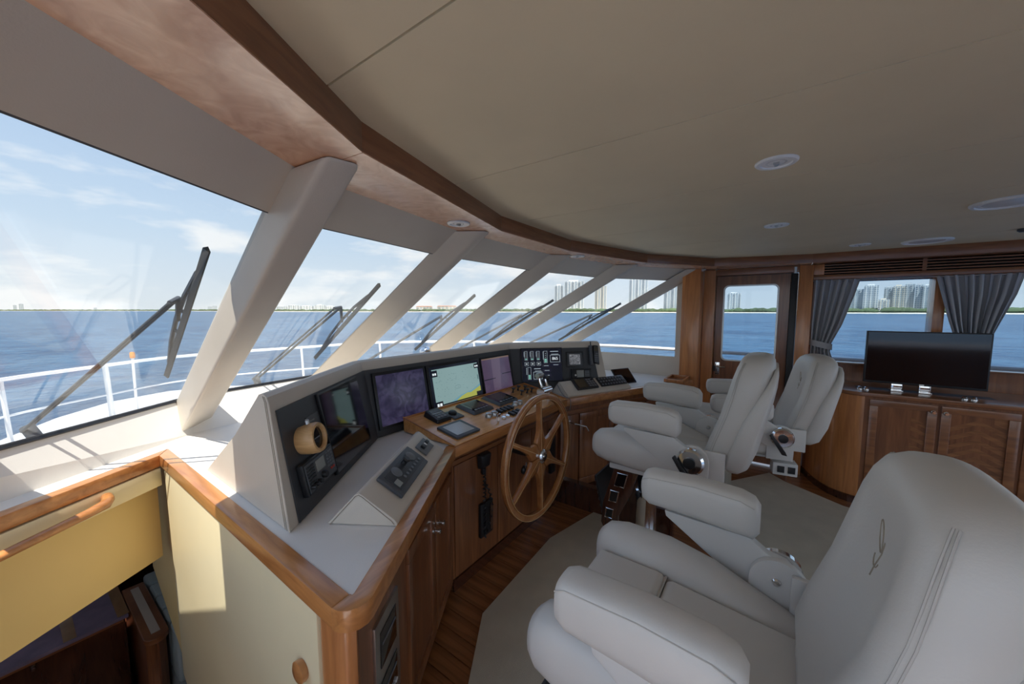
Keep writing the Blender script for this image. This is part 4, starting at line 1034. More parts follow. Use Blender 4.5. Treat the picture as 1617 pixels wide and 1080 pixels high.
    if disc:
        lv = bld(MB().hexa([(-.39, y, z) for y, z in ((-.125, .765), (-.112, .75), (-.185, .63), (-.215, .625), (-.205, .65))], [(-.405, y, z) for y, z in ((-.125, .765), (-.112, .75), (-.185, .63), (-.215, .625), (-.205, .65))]), 'recline_lever', BLACK, bevel=.004)
    # control box under the rear
    bx = bld(MB().hexa([(-.30, y, z) for y, z in ((-.30, .54), (-.16, .54), (-.16, .455), (-.30, .455))], [(-.20, y, z) for y, z in ((-.30, .54), (-.16, .54), (-.16, .455), (-.30, .455))]), 'switch_box', WHITEM, bevel=.006)
    for y in (-.285, -.225): bld(MB().box(-.306, -.300, y, y + .04, .475, .52), 'rocker', BLACK, bx, bevel=.002)
    # pedestal
    ped = MB().lathe([(.15, 0), (.15, .012), (.085, .03), (.062, .05), (.062, .29 + L_), (.068, .30 + L_), (.068, .345 + L_), (.05, .35 + L_)], (0, .11, .007), (0, 0, 1), 28)
    ped.build('pedestal', CHROME, t, local=True, smooth=True, ang=50)
    bld(MB().cyl((0, .11, .335), (0, .11, .545), .048, .075, seg=20), 'swivel_mount', BLACK, smooth=True)
    # footrest: side plates with chrome-lined cut-outs, ribbed board between
    fr = bld(MB().box(-.19, .19, .165, .180, .20, .50, Matrix.Translation((0, .09, 0)) @ Matrix.Rotation(R(-14), 4, 'X')), 'footrest_board', BLACK, bevel=.003)
    for k in range(7):
        bld(MB().box(-.18, .18, .180, .188, .22 + k*.04, .235 + k*.04, Matrix.Translation((0, .09, 0)) @ Matrix.Rotation(R(-14), 4, 'X')), 'tread_rib', GUN, fr)
    for s in (-1, 1):
        poly = [(.245, .55), (.10, .55), (.145, .40), (.215, .24), (.225, .145), (.25, .125), (.305, .135), (.325, .17), (.315, .30)]
        x0, x1 = sorted((s * .195, s * .215))
        pl_ = bld(MB().hexa([(x0, y, z) for y, z in poly], [(x1, y, z) for y, z in poly]), 'footrest_plate', DARKW, bevel=.004)
        for (y0, y1, z0, z1, sh_) in ((.165, .225, .43, .515, -.02), (.215, .265, .325, .395, -.012), (.245, .290, .215, .275, -.008)):
            fm = MB(); xo = s * .2155
            q = [(y0 - sh_, z0), (y1 - sh_, z0), (y1, z1), (y0, z1)]
            xa, xb = sorted((xo, xo + s * .004))
            fm.tube([(xb if s > 0 else xa, y, z) for y, z in q], .0045, 6, closed=True)
            f_ = bld(fm, 'slot_trim', CHROME, pl_)
            bld(MB().hexa([(xa, y, z) for y, z in q], [(xa + .001, y, z) for y, z in q]), 'slot_dark', BLACKG, pl_)
        bld(MB().lathe([(.011, 0), (.011, .004), (.006, .008)], (s * .2155, .272, .165), (s, 0, 0), 14), 'bolt', CHROME, pl_, smooth=True)
    return t
CH = make_chair('white leather helm chair in the near foreground with a stitched emblem on its back', 0.0)
CH.location = (1.06, .14, .002)
CH2 = make_chair('white leather helm chair in the middle, directly behind the ship wheel, with footrest showing', .088)
CH2.location = (2.33, .50, .002)
CH3 = copy_tree(CH); CH3.location = (3.30, .17, .002); CH3.rotation_euler = (0, 0, R(10))
CH3['label'] = 'white leather helm chair farthest away, beside the television cabinet'

# ================================================================== CARPETS
o = MB().prism([(0.62, 0.72), (1.055, 0.98), (1.36, 1.16), (2.12, 1.19), (2.67, 1.06), (3.3, 0.80), (3.55, 0.62), (2.5, 0.56), (1.5, 0.56), (0.62, 0.56)], .0018, .012).build('carpet', CARPET, bevel=.003)
tag(o, 'pale carpet along the foot of the console', 'carpet')
o = MB().prism([(2.42, -2.9), (2.42, .04), (2.80, .30), (2.95, .50), (3.6, .42), (4.25, -.03), (4.11, -.15), (4.02, -.29), (3.86, -.52), (3.72, -1.0), (3.72, -2.9)], .0018, .012).build('carpet', CARPET, bevel=.003)
tag(o, 'pale carpet in front of the curved television cabinet', 'carpet')

# ================================================================== TELEVISION CABINET
curve = [(4.00, -.62), (4.008, -.565), (4.035, -.51), (4.08, -.455), (4.15, -.405), (4.24, -.36), (4.34, -.325), (4.44, -.30), (4.50, -.282)]
tc_ = thing('television_cabinet', 'curved mahogany cabinet with chevron doors under the side windows', 'cabinet', (4.3, -1.6, 0))
MB().prism([(4.02, -3.3), (4.555, -3.3), (4.555, -.282)] + [(x + .012, y) for x, y in curve[::-1]], 0.0, .895).build('body', MAHOG, tc_)
seg_ = MB()
seg_.prism([(x, y) for x, y in curve] + [(x + .012, y - .0) for x, y in curve[::-1]], .06, .893)
seg_.build('curved_front', MAHOGL, tc_, smooth=True, ang=30)
MB().prism([(x - .012, y + .004) for x, y in curve] + [(x + .0, y) for x, y in curve[::-1]], .0, .058).build('curved_skirting', DARKW, tc_)
MB().box(3.99, 4.019, -3.3, -.625, 0, .058).build('skirting', DARKW, tc_)
CM = frame_mat((4.02, -.62, 0), (0, -1, 0), (0, 0, 1))    # s runs aft, n points inboard
for k in range(4):
    s0 = .03 + k * .385; s1 = s0 + .365
    d = MB(); w = .05
    d.box(s0, s1, .07, .07 + w, 0, .02, CM); d.box(s0, s1, .875 - w, .875, 0, .02, CM)
    d.box(s0, s0 + w, .07 + w, .875 - w, 0, .02, CM); d.box(s1 - w, s1, .07 + w, .875 - w, 0, .02, CM)
    dob = d.build('door', MAHOGX, tc_, bevel=.003)
    kp = CM @ Vector((s1 - .022 if k % 2 == 0 else s0 + .022, .825, .02))
    MB().lathe([(.013, 0), (.013, .005), (.006, .01), (.006, .02), (.012, .024), (.010, .030)], kp, (-1, 0, 0), 14).build('door_knob', CHROME, dob, smooth=True)
    ya, yc = s0 + w, (s0 + s1) / 2; z0, z1 = .07 + w, .875 - w; rise = .075; sw = .0335
    nst = int((z1 - z0 - rise) / sw) + 1
    for side in (0, 1):
        e0 = ya if side == 0 else s1 - w
        for q in range(nst):
            za = z0 + q * sw; zb = min(za + sw - .0015, z1 - rise)
            if zb - za < .006: continue
            P = [(e0, za), (yc, za + rise), (yc, zb + rise), (e0, zb)]
            if side: P = P[::-1]
            MB().prism(P, 0, .006 + .0012 * (q % 2), CM).build('chevron_strip', CHEV_A if q % 2 else CHEV_B, dob)
        P = [(e0, z0), (yc, z0), (yc, z0 + rise - .001)]
        MB().prism(P if not side else P[::-1], 0, .006, CM).build('chevron_strip', CHEV_A, dob)
        P = [(e0, z1 - rise), (yc, z1), (e0, z1)]
        MB().prism(P if not side else P[::-1], 0, .006, CM).build('chevron_strip', CHEV_A, dob)
tw = MB().prism([(3.975, -3.3), (4.558, -3.3), (4.558, -.275)] + [(x - .025, y + .012) for x, y in curve[::-1]][0:], .897, .93).build('cabinet_worktop', MAHOGX, bevel=.008, seg=3)
tag(tw, 'polished dark wooden worktop of the television cabinet', 'worktop')
tv = thing('television', 'black flat-screen television standing on the cabinet before the window', 'television', (4.2, -.965, .931))
MB().box(4.19, 4.225, -1.30, -.63, .985, 1.412).build('frame', BLACK, tv, bevel=.004)
MB().box(4.1885, 4.1905, -1.29, -.64, 1.003, 1.403).build('screen', BLACKG, tv)
MB().box(4.187, 4.1905, -.978, -.952, .990, .998).build('maker_mark', ALU, tv)
for y in (-.86, -1.015):
    f_ = MB().hexa([(4.15, y - .0, .9315), (4.15, y + .07, .9315), (4.24, y + .07, .9315), (4.24, y, .9315)], [(4.15, y, .940), (4.15, y + .07, .940), (4.24, y + .07, .940), (4.24, y, .940)])
    f_.box(4.17, 4.215, y + .004, y + .066, .939, .99)
    f_.build('chrome_foot', CHROME, tv, bevel=.002)
MB().box(4.225, 4.255, -1.10, -.83, 1.05, 1.32).build('rear_housing', BLACK, tv, bevel=.008)
MB().box(4.165, 4.28, -1.34, -.59, .9302, .9312).build('lift_slot', BLACK, tw)
for x, y in ((4.11, -.60), (4.11, -.64), (4.06, -1.155), (4.06, -1.20)):
    MB().lathe([(.018, 0), (.018, .008), (.012, .012), (.014, .022), (.008, .026)], (x, y, .9305), (0, 0, 1), 16).build('chrome_cap', CHROME, tw, smooth=True)

# ================================================================== CURTAINS
def curtain(label, rows, np_, tie):
    """rows: (z, y0, y1, depth)"""
    t = thing('curtain', label, 'curtain', (4.46, (rows[-1][1] + rows[-1][2]) / 2, rows[-1][0]), group='grey satin curtains')
    nx = np_ * 8; zs = []
    for (za, a0, a1, d0), (zb, b0, b1, d1) in zip(rows, rows[1:]):
        for k in range(6):
            q = k / 6; zs.append((lerp(za, zb, q), lerp(a0, b0, q), lerp(a1, b1, q), lerp(d0, d1, q)))
    zs.append(rows[-1]); vs = []; fs = []
    for side in (0, 1):
        for z, y0, y1, dp_ in zs:
            for i in range(nx + 1):
                u = i / nx; ph = u * np_ * 2 * math.pi
                vs.append((4.455 + dp_ * (math.sin(ph) + .25 * math.sin(ph * 2.3 + 1)) + side * .003, lerp(y0, y1, u + .012 * math.sin(ph * 1.7)), z))
    n1 = len(zs) * (nx + 1)
    for r_ in range(len(zs) - 1):
        for i in range(nx):
            a = r_ * (nx + 1) + i; b = a + nx + 1
            fs.append((a, a + 1, b + 1, b)); fs.append((n1 + a, n1 + b, n1 + b + 1, n1 + a + 1))
    m = MB(); m.add(vs, fs); m.build('drape', CURT, t, smooth=True, ang=80)
    if tie:
        z, y0, y1 = tie
        ring = [(4.455 + .034 * math.cos(a), (y0 + y1) / 2 + (y1 - y0) / 2 * 1.04 * math.sin(a)) for a in [2*math.pi*k/24 for k in range(24)]]
        lo = [(x, y, z - .035 + .10 * (y - y0) / (y1 - y0) * .4) for x, y in ring]; hi = [(x, y, q + .055) for x, y, q in lo]
        mm = MB(); mm.add(lo + hi, [(i, (i + 1) % 24, 24 + (i + 1) % 24, 24 + i) for i in range(24)]); mm.build('tieback', CURT, t, smooth=True)
    return t
curtain('narrow grey curtain tied back beside the side door', [(1.858, -.60, -.285, .014), (1.70, -.565, -.283, .018), (1.45, -.50, -.280, .02), (1.275, -.435, -.285, .018), (1.20, -.43, -.285, .018), (1.105, -.46, -.285, .02)], 6, (1.25, -.44, -.28))
curtain('wide gathered grey curtain behind the television', [(1.858, -1.50, -1.05, .014), (1.70, -1.47, -1.09, .018), (1.50, -1.41, -1.14, .022), (1.36, -1.37, -1.18, .022), (1.25, -1.33, -1.20, .02), (1.105, -1.36, -1.18, .02)], 10, (1.24, -1.34, -1.19))
o = MB().tube([(4.455, -.275, 1.8535), (4.455, -3.3, 1.8535)], .006, 8).build('curtain_track', ALU)
tag(o, 'thin metal curtain track under the vented header', 'curtain rail')

# ================================================================== CEILING FITTINGS
def downlight(name, label, x, y, z, r, cat='light', grp='recessed downlights'):
    t = thing(name, label, cat, (x, y, z), group=grp)
    MB().lathe([(r, 0), (r, .004), (r * .93, .008), (r * .74, .008), (r * .70, .004)], (x, y, z - .0005), (0, 0, -1), 28).build('trim_ring', WHITEP, t, smooth=True)
    MB().lathe([(r * .69, 0), (r * .69, .003), (r * .40, .0045), (r * .36, .001)], (x, y, z - .0005), (0, 0, -1), 24).build('lens', LAMP, t, smooth=True)
    MB().cyl((x - r*.15, y, z - .006), (x + r*.15, y, z - .006), r * .14, seg=10).build('bulb', ALU, t, smooth=True)
downlight('downlight', 'recessed downlight in the burl soffit left of centre', 1.327, 1.265, ZS, .055)
downlight('downlight', 'recessed downlight in the burl soffit right of centre', 2.646, 1.267, ZS, .055)
downlight('downlight', 'round recessed downlight in the middle of the beige ceiling', 1.565, .022, ZC, .062)
downlight('downlight', 'round recessed downlight farther off, toward the side door', 2.70, .02, ZC, .062)
downlight('downlight', 'flat recessed downlight near the vented header', 3.86, -.50, ZC, .062)
def speaker(label, x, y, r):
    t = thing('ceiling_speaker', label, 'speaker', (x, y, ZC), group='ceiling speakers')
    MB().lathe([(r, 0), (r, .006), (r * .95, .012), (r * .86, .012), (r * .84, .007)], (x, y, ZC - .0005), (0, 0, -1), 36).build('trim_ring', WHITEP, t, smooth=True)
    MB().lathe([(r * .84, 0), (r * .84, .006), (r * .4, .009), (.001, .010)], (x, y, ZC - .0005), (0, 0, -1), 32).build('grille', LAMP, t, smooth=True)
speaker('large round white ceiling speaker at the right edge', 2.74, -.86, .13)
speaker('round ceiling speaker above the television cabinet', 3.92, -.86, .13)
o = MB().lathe([(.03, 0), (.03, .012), (.02, .02)], (3.70, -1.22, ZC - .0005), (0, 0, -1), 18).build('ceiling_sensor', GUN, smooth=True)
tag(o, 'small dark sensor on the ceiling at the right edge', 'sensor')

# ================================================================== STAIRWELL FITTINGS
t = thing('handrail', 'curved teak handrail on the yellow strip above the stairwell', 'handrail', bk(-.5, -.04, .70))
pts = [bk(-.245, -.004, .772), bk(-.262, -.03, .770), bk(-.29, -.052, .765), bk(-.36, -.060, .762), bk(-.60, -.060, .752), bk(-.85, -.060, .742), bk(-1.05, -.055, .74), bk(-1.10, -.03, .745), bk(-1.11, -.004, .75)]
MB().tube(pts, [.020, .021, .021, .018, .017, .017, .018, .021, .020], 12).build('rail', TEAK, t, smooth=True, ang=70)
t = thing('lower_sideboard', 'dark sideboard with sky reflection coloured violet into its glossy top seen down the stairwell', 'sideboard', (.0, 3.75, -1.25))
MB().box(-.78, .37, 3.54, 4.3, -1.249, -.525).build('body', DARKW, t)
MB().box(-.79, .385, 3.52, 4.32, -.524, -.50).build('top', PURPLE, t, bevel=.004)
for x0 in (.10, .335): MB().box(x0, x0 + .055, 3.53, 4.31, -.4995, -.4975).build('inlay_strip', wood('inlay_wood%d' % int(x0*100), (.28, .15, .06), (.38, .21, .09), (10, 3, 10)), t)
MB().lathe([(.012, 0), (.012, .01), (.008, .016)], (-.02, 3.539, -.575), (0, -1, 0), 12).build('knob', CHROME, t, smooth=True)
MB().box(-.77, .36, 3.532, 3.54, -.545, -.528).build('edge_bead', MAHOGX, t)
t = thing('stair_newel', 'rounded dark wooden post with a cream inlaid cap below the stairwell', 'post', (.455, 3.3, -1.25))
cap = [(.395, 3.85), (.515, 3.85), (.515, 3.15)] + [(.455 + .06 * math.cos(R(-a)), 3.15 + .06 * math.sin(R(-a))) for a in range(15, 180, 15)] + [(.395, 3.15)]
MB().prism(cap, -.53, -.495).build('cap', MAHOGX, t, bevel=.008, seg=3)
MB().box(.435, .478, 3.16, 3.80, -.4945, -.4925).build('cream_inlay', LEATHER, t)
MB().prism([(.405, 3.85), (.505, 3.85), (.505, 3.16), (.455, 3.11), (.405, 3.16)], -1.249, -.531).build('post', MAHOG, t, bevel=.015, seg=3)
t = thing('lower_sofa', 'grey sofa with pale blue tufted cushions in the lower cabin', 'sofa', (.85, 3.4, -1.25))
MB().box(.52, 1.3, 2.75, 4.0, -1.249, -.85).build('seat', SOFA, t, bevel=.03, seg=3)
for k in range(5):
    MB().box(.525, .62, 3.02 + k*.19, 3.20 + k*.19, -.845, -.50).build('tufted_cushion', plain('pale_blue_fabric', (.40, .50, .52), .6), t, bevel=.03, seg=3)
MB().tube([(.60, 2.76, -.845), (.72, 2.95, -.843), (.80, 3.3, -.843)], .006, 6).build('seat_welt', BLACK, t)

# ================================================================== WIPERS (outside the glass)
WIP = [((.185, -.01), (.692, .545), (.725, .748), (.74, .192)), ((.44, -.01), (.663, .518), (.784, .693), (.802, .168)),
       ((.42, -.01), (.70, .444), (.728, .664), (.80, .141)), ((.60, -.01), (.86, .45), (.921, .646), (.90, .141)), ((.55, -.01), (.80, .45), (.86, .62), (.87, .14))]
wlab = ['long windscreen wiper on the far-left pane, its blade upright', 'windscreen wiper on the pane right of the broad pillar', 'windscreen wiper on the centre pane', 'windscreen wiper on the pane right of centre', 'windscreen wiper on the narrow outer pane']
for i in range(5):
    b_, e_, h_, l_ = WIP[i]
    P = lambda st, off, i=i: pane_pt(i, st[0], st[1], off)
    t = thing('windscreen_wiper', wlab[i], 'wiper', P(b_, .02), group='windscreen wipers')
    MB().cyl(P(b_, .012), P(b_, .07), .022, seg=14).build('spindle', GUN, t, smooth=True)
    dv = (P(e_, .06) - P(b_, .06)).normalized(); side = dv.cross(Vector((0, -.5, .86))).normalized() * .026
    for s in (-1, 1):
        MB().tube([P(b_, .065) + side * s, P(e_, .062) + side * s], .008 if s < 0 else .006, 8).build('arm', GUN, t, smooth=True)
    mid = P(((h_[0] + l_[0]) / 2, (h_[1] + l_[1]) / 2), .055)
    MB().tube([P(e_, .062) + side, P(e_, .062) - side, mid], .009, 8).build('elbow', GUN, t, smooth=True)
    bd = (P(l_, .03) - P(h_, .03)); bn = bd.normalized(); wd = bn.cross((P(h_, .1) - P(h_, 0)).normalized()) * .008
    up = (P(h_, .1) - P(h_, 0)).normalized()
    MB().hexa([P(h_, .012) + wd*.4, P(h_, .012) - wd*.4, P(l_, .012) - wd*.4, P(l_, .012) + wd*.4], [P(h_, .034) + wd, P(h_, .034) - wd, P(l_, .034) - wd, P(l_, .034) + wd]).build('blade', BLACK, t)
    sp = MB()
    q0, q1 = P(h_, .034).lerp(P(l_, .034), .14), P(h_, .034).lerp(P(l_, .034), .86)
    pm = q0.lerp(q1, .5) + up * .030
    sp.tube([q0, q0.lerp(pm, .5) + up * .008, pm, q1.lerp(pm, .5) + up * .008, q1], .009, 6)
    for f in (.28, .42, .58, .72):
        g0 = P(h_, .034).lerp(P(l_, .034), f); sp.tube([g0, g0 + up * .022], .006, 5)
    sp.build('blade_bridge', GUN, t, smooth=True)

# ================================================================== FOREDECK AND RAILS
dk = MB().prism([(-1.7, -3.4), (-1.7, 2), (-1.4, 5), (-.75, 7.0), (-.10, 8.1), (.43, 9.1), (1.1, 9.9), (2.0, 10.25), (2.9, 9.9), (3.57, 9.1), (4.1, 8.1), (4.75, 7.0), (5.4, 5), (5.7, 2), (5.7, -3.4), (4.9, -3.4), (4.9, 2.2), (3.9, 4.5), (3.2, 4.75), (.9, 4.75), (-.5, 4.3), (-.9, 3.6), (-.9, -3.4)], -.22, -.10).build('foredeck', WHITEP, bevel=.02)
tag(dk, 'white foredeck curving to the bow outside the windscreen', 'deck', kind='structure')
hb, ht = ([(-1.2, -3.4, -4.6), (-.8, 5, -4.6), (1.0, 9.0, -4.6), (2.0, 9.4, -4.6), (3.0, 9.0, -4.6), (4.8, 5, -4.6), (5.2, -3.4, -4.6)], [(-1.68, -3.4, -.23), (-1.38, 5, -.23), (.43, 9.08, -.23), (2.0, 10.2, -.23), (3.57, 9.08, -.23), (5.38, 5, -.23), (5.68, -3.4, -.23)])
hm = MB().add(hb + ht, [(k, (k + 1) % 7, 7 + (k + 1) % 7, 7 + k) for k in range(7)])
hu = hm.build('hull', WHITEP)
tag(hu, 'white hull of the vessel below the foredeck', 'hull', kind='structure')
RAIL = [(-1.6, -3.2, .95), (-1.55, 1.0, .92), (-1.4, 4.2, .82), (-.75, 6.3, .75), (-.03, 7.5, .75), (.90, 8.2, .75), (1.55, 8.62, .75), (2.16, 8.77, .75), (2.9, 8.45, .78), (3.60, 7.9, .82), (4.55, 6.6, .92), (5.1, 4.5, 1.0), (5.38, 2.2, 1.04), (5.32, 1.05, 1.05), (5.3, -.3, 1.05), (5.3, -3.2, 1.05)]
rl = thing('bow_rail', 'white tubular bow rail running around the foredeck', 'railing', (2.0, 8.7, -.10))
def smooth_path(P, n=5):
    P = [Vector(p) for p in P]; out = []
    for i in range(len(P) - 1):
        p0, p1, p2, p3 = P[max(i - 1, 0)], P[i], P[i + 1], P[min(i + 2, len(P) - 1)]
        for k in range(n):
            t_ = k / n
            out.append(.5 * ((2*p1) + (-p0 + p2)*t_ + (2*p0 - 5*p1 + 4*p2 - p3)*t_*t_ + (-p0 + 3*p1 - 3*p2 + p3)*t_**3))
    out.append(P[-1]); return out
RS = plain('rail_white', (.80, .80, .80), .25, coat=.4)
MB().tube(smooth_path(RAIL), .025, 8).build('top_rail', RS, rl, smooth=True)
MB().tube(smooth_path([(x, y, z - .45) for x, y, z in RAIL[2:14]]), .014, 6).build('lower_rail', RS, rl, smooth=True)
for k in (1, 2, 3, 4, 5, 7, 9, 10, 11, 12, 14):
    x, y, z = RAIL[k]
    MB().tube([(x, y, z), (x + .03, y, -.12)], .022 if k != 5 else .034, 8).build('stanchion', RS, rl, smooth=True)

t = thing('bow_light', 'small amber-topped light post standing at the bow rail', 'light', (1.25, 8.55, -.10))
MB().tube([(1.25, 8.55, -.10), (1.25, 8.55, .80)], .018, 8).build('post', RS, t, smooth=True)
MB().lathe([(.03, 0), (.034, .02), (.034, .08), (.022, .10)], (1.25, 8.55, .80), (0, 0, 1), 12).build('amber_lens', plain('amber', (.75, .28, .06), .3), t, smooth=True)

# ================================================================== SEA, SHORE, CITY
def sea_mat():
    m, n, b = new_mat('sea_water')
    t = n.nodes.new('ShaderNodeTexCoord')
    b.inputs['Base Color'].default_value = (.022, .085, .18, 1); b.inputs['Roughness'].default_value = .28; b.inputs['IOR'].default_value = 1.33; b.inputs['Specular IOR Level'].default_value = .32
    hs = []
    for sc_, st in (((.5, .30, 1), .9), ((.09, .05, 1), 1.0)):
        mp_ = n.nodes.new('ShaderNodeMapping'); mp_.inputs['Scale'].default_value = sc_
        x = n.nodes.new('ShaderNodeTexNoise'); x.inputs['Scale'].default_value = 1.0; x.inputs['Detail'].default_value = 6; x.inputs['Roughness'].default_value = .6
        n.links.new(t.outputs['Object'], mp_.inputs[0]); n.links.new(mp_.outputs[0], x.inputs['Vector']); hs.append(x)
    ad = n.nodes.new('ShaderNodeMath'); ad.operation = 'ADD'
    n.links.new(hs[0].outputs[0], ad.inputs[0]); n.links.new(hs[1].outputs[0], ad.inputs[1])
    bp = n.nodes.new('ShaderNodeBump'); bp.inputs['Strength'].default_value = .8; bp.inputs['Distance'].default_value = .8
    n.links.new(ad.outputs[0], bp.inputs['Height']); n.links.new(bp.outputs[0], b.inputs['Normal'])
    r = n.nodes.new('ShaderNodeValToRGB'); r.color_ramp.elements[0].position = .42; r.color_ramp.elements[1].position = .58
    r.color_ramp.elements[0].color = (.008, .050, .125, 1); r.color_ramp.elements[1].color = (.045, .125, .225, 1)
    hf = n.nodes.new('ShaderNodeMath'); hf.operation = 'MULTIPLY'; hf.inputs[1].default_value = .5
    n.links.new(ad.outputs[0], hf.inputs[0]); n.links.new(hf.outputs[0], r.inputs[0]); n.links.new(r.outputs[0], b.inputs['Base Color'])
    return m
ZSEA = -4.4
sea = MB()
rad = [0, 12, 30, 80, 250, 900, 3500, 25000]; seg = 64
vs = [(0, 0, ZSEA)]; fs = []
for r_ in rad[1:]:
    for k in range(seg): vs.append((r_ * math.cos(2*math.pi*k/seg), r_ * math.sin(2*math.pi*k/seg), ZSEA))
for k in range(seg): fs.append((0, 1 + k, 1 + (k + 1) % seg))
for j in range(len(rad) - 2):
    for k in range(seg):
        a = 1 + j * seg; b_ = a + seg; k2 = (k + 1) % seg
        fs.append((a + k, b_ + k, b_ + k2, a + k2))
sea.add(vs, fs)
o = sea.build('sea', sea_mat()); tag(o, 'blue rippled sea out to the horizon', 'sea', kind='structure')

def bearing(px): return CAM_AZ + math.atan((px - W_PX / 2) / F_PX)
def at_bearing(px, dist, z=0):
    a = bearing(px); return Vector((math.sin(a) * dist, math.cos(a) * dist, z))
SH = [(-260, 6500), (0, 5600), (200, 4600), (360, 3000), (430, 1900), (560, 1500), (720, 1250), (900, 1050), (1150, 960), (1400, 930), (1700, 930), (2100, 1000)]
def shore_d(px):
    for (a, da), (b, db) in zip(SH, SH[1:]):
        if a <= px <= b: return lerp(da, db, (px - a) / (b - a))
    return SH[-1][1]
SAND = plain('beach_sand', (.72, .66, .54), .9); GREEN = plain('tropical_foliage', (.075, .115, .05), .85, var=.4, vscale=.02)
bs = MB(); xs = list(range(-240, 2081, 20)); vs = []; fs = []
for px in xs:
    d = shore_d(px)
    for q, z in ((1.0, ZSEA - .3), (1.012, ZSEA + .9), (1.03, ZSEA + 1.8), (1.5, ZSEA + 2.5)): vs.append(at_bearing(px, d * q, z))
for i in range(len(xs) - 1):
    for k in range(3): fs.append((i*4+k, i*4+k+1, i*4+k+5, i*4+k+4))
bs.add(vs, fs); o = bs.build('beach', SAND); tag(o, 'pale sandy beach along the far shore', 'beach', kind='structure')
tr = MB(); rt_ = random.Random(11); px = -230
while px < 2060:
    d = shore_d(px); c = at_bearing(px, d * (1.035 + rt_.random() * .03), ZSEA + 2); dep = d * math.cos(bearing(px) - CAM_AZ)
    hgt = rt_.uniform(5, 10) * (1 if d < 2000 else 1.3); wd_ = hgt * rt_.uniform(.8, 1.7)
    rings = [[(c.x + wd_ * r_ * math.cos(k * math.pi / 3), c.y + wd_ * r_ * math.sin(k * math.pi / 3), c.z + hgt * h_) for k in range(6)] for r_, h_ in ((.55, 0), (1, .35), (.8, .75), (.2, 1.0))]
    tr.loft(rings); px += (wd_ * .9 * F_PX / dep) * .8 / max(.2, 1) * max(.12, math.cos(bearing(px) - CAM_AZ)) ** -1 * .5 + .25
o = tr.build('shore_trees', GREEN); tag(o, 'band of green trees along the far beach', 'trees', kind='stuff')

CW = [plain('tower_white', (.74, .74, .72), .6), plain('tower_cream', (.72, .66, .56), .6), plain('tower_grey', (.55, .57, .58), .6)]
CG = plain('tower_glass', (.34, .40, .44), .25); CROOF = plain('terracotta_roof', (.42, .23, .15), .8)
def tower(px0, px1, ytop, dist, label, m=0, cols=6, roof=None, name='tower', slabs=True):
    p0, p1 = at_bearing(px0, dist), at_bearing(px1, dist)
    c = (p0 + p1) / 2; wid = (p1 - p0).length * .95
    dep = dist * math.cos(bearing((px0 + px1) / 2) - CAM_AZ)
    zt = 1.58 + (490 - ytop) / F_PX * dep; zb = ZSEA + 1.5; h = zt - zb
    u = (p1 - p0).normalized(); t = thing(name, label, 'building', (c.x, c.y, zb))
    Mx = frame_mat((c.x, c.y, zb), u, (0, 0, 1))          # n faces the sea side
    if (Mx.to_3x3() @ Vector((0, 0, 1))).dot(-c) < 0: Mx = frame_mat((c.x, c.y, zb), -u, (0, 0, 1))
    dpt = min(wid, 30)
    MB().box(-wid/2, wid/2, 0, h, -dpt, 0, Mx).build('walls', CW[m], t)
    MB().box(-wid*.28, wid*.2, h, h + max(2, h*.05), -dpt*.7, -dpt*.3, Mx).build('roof_house', CW[m], t)
    fl_h = 3.4; nf = max(2, int(h / fl_h)); cw = wid / cols
    for k in range(cols):                                  # glazed bays, each split by floor slabs
        g = MB()
        a = -wid/2 + cw * (k + .18); b = -wid/2 + cw * (k + .82)
        for f in range(nf): g.box(a, b, f * h / nf + h/nf*.28, (f + 1) * h / nf - h/nf*.10, 0, .35, Mx)
        g.build('window_bay', CG, t)
    if slabs:
        for k in range(0, cols, 2):
            g = MB(); a = -wid/2 + cw * (k + .05); b = -wid/2 + cw * (k + .95)
            for f in range(nf): g.box(a, b, f * h / nf, f * h / nf + h/nf*.22, 0, 1.6, Mx)
            g.build('balcony_stack', CW[m], t)
    if roof:
        MB().hexa([Mx @ Vector(p) for p in ((-wid/2-1, h, 1), (wid/2+1, h, 1), (wid/2+1, h, -dpt-1), (-wid/2-1, h, -dpt-1))], [Mx @ Vector(p) for p in ((-wid/2+4, h+3.5, -dpt*.4), (wid/2-4, h+3.5, -dpt*.4), (wid/2-4, h+3.5, -dpt*.6), (-wid/2+4, h+3.5, -dpt*.6))]).build('tiled_roof', roof, t)
    return t
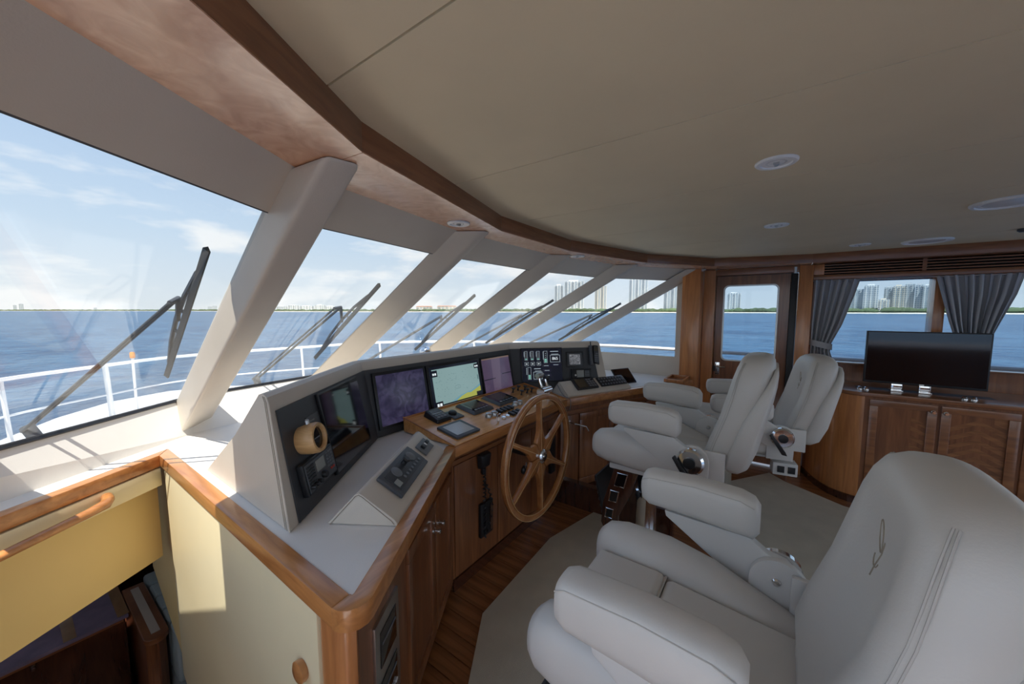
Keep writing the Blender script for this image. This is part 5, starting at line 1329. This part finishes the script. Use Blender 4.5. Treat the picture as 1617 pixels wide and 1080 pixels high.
for a in ((1146, 1168, 463, 1010, 'white apartment tower seen through the side door window', 0, 5), (1334, 1360, 457, 1000, 'pale tower at the left edge of the curtained window', 2, 6),
          (1359, 1384, 451, 990, 'white tower with a flat crown beside the narrow curtain', 0, 6), (1383, 1402, 473, 965, 'low cream apartment block between the tower groups', 1, 4),
          (1391, 1407, 454, 1010, 'slim grey tower left in the right-hand cluster', 2, 4), (1405, 1424, 452, 1000, 'cream-white tower second in the right-hand cluster', 1, 5),
          (1423, 1440, 449, 1010, 'tall grey tower in the middle of the right-hand cluster', 2, 4), (1440, 1453, 450, 1000, 'dark glazed tower in the right-hand cluster', 2, 3),
          (1452, 1466, 451, 990, 'bright white tower nearest the window mullion', 0, 4),
          (875, 889, 451, 1150, 'slim white tower left of the fourth pillar', 0, 3), (890, 922, 445, 1140, 'broad white tower partly behind the fourth pillar', 0, 6),
          (938, 957, 452, 1120, 'cream tower between the last two pillars', 1, 4), (991, 1022, 441, 1080, 'tall white tower partly behind the last pillar', 0, 6),
          (1046, 1074, 453, 1050, 'pale tower in the small triangular window', 2, 5)):
    tower(*a)
for k, (a, b, y) in enumerate(((438, 456, 483.5), (456, 474, 482), (474, 498, 483), (498, 516, 481.5), (514, 533, 483.5))):
    tower(a, b, y, 2000, ['low pale hotel wing at the left end of the beach resort', 'slightly taller pale hotel wing second from the left', 'wide pale hotel block in the middle of the beach resort', 'taller pale hotel block right of the resort middle', 'low pale hotel wing at the right end of the beach resort'][k], 0, 5, name='hotel_block')
for k, (a, b, y) in enumerate(((657, 684, 484.5), (690, 722, 484))):
    tower(a, b, y, 1400, ['low beach hotel with terracotta roof left in the centre pane', 'longer beach hotel with terracotta roof right in the centre pane'][k], 1, 5, CROOF, name='beach_hotel')
for k, (a, b, y) in enumerate(((24, 30, 482), (33, 41, 480), (330, 337, 484), (337, 345, 483), (150, 156, 486))):
    tower(a, b, y, 6100 if a < 200 else 3700, ['left of two tiny distant towers at the far left horizon', 'taller of two tiny distant towers at the far left horizon', 'tiny distant block left of the broad pillar', 'tiny distant block touching the broad pillar', 'tiny solitary tower on the far left shore'][k], 2, 3, name='distant_tower', slabs=False)
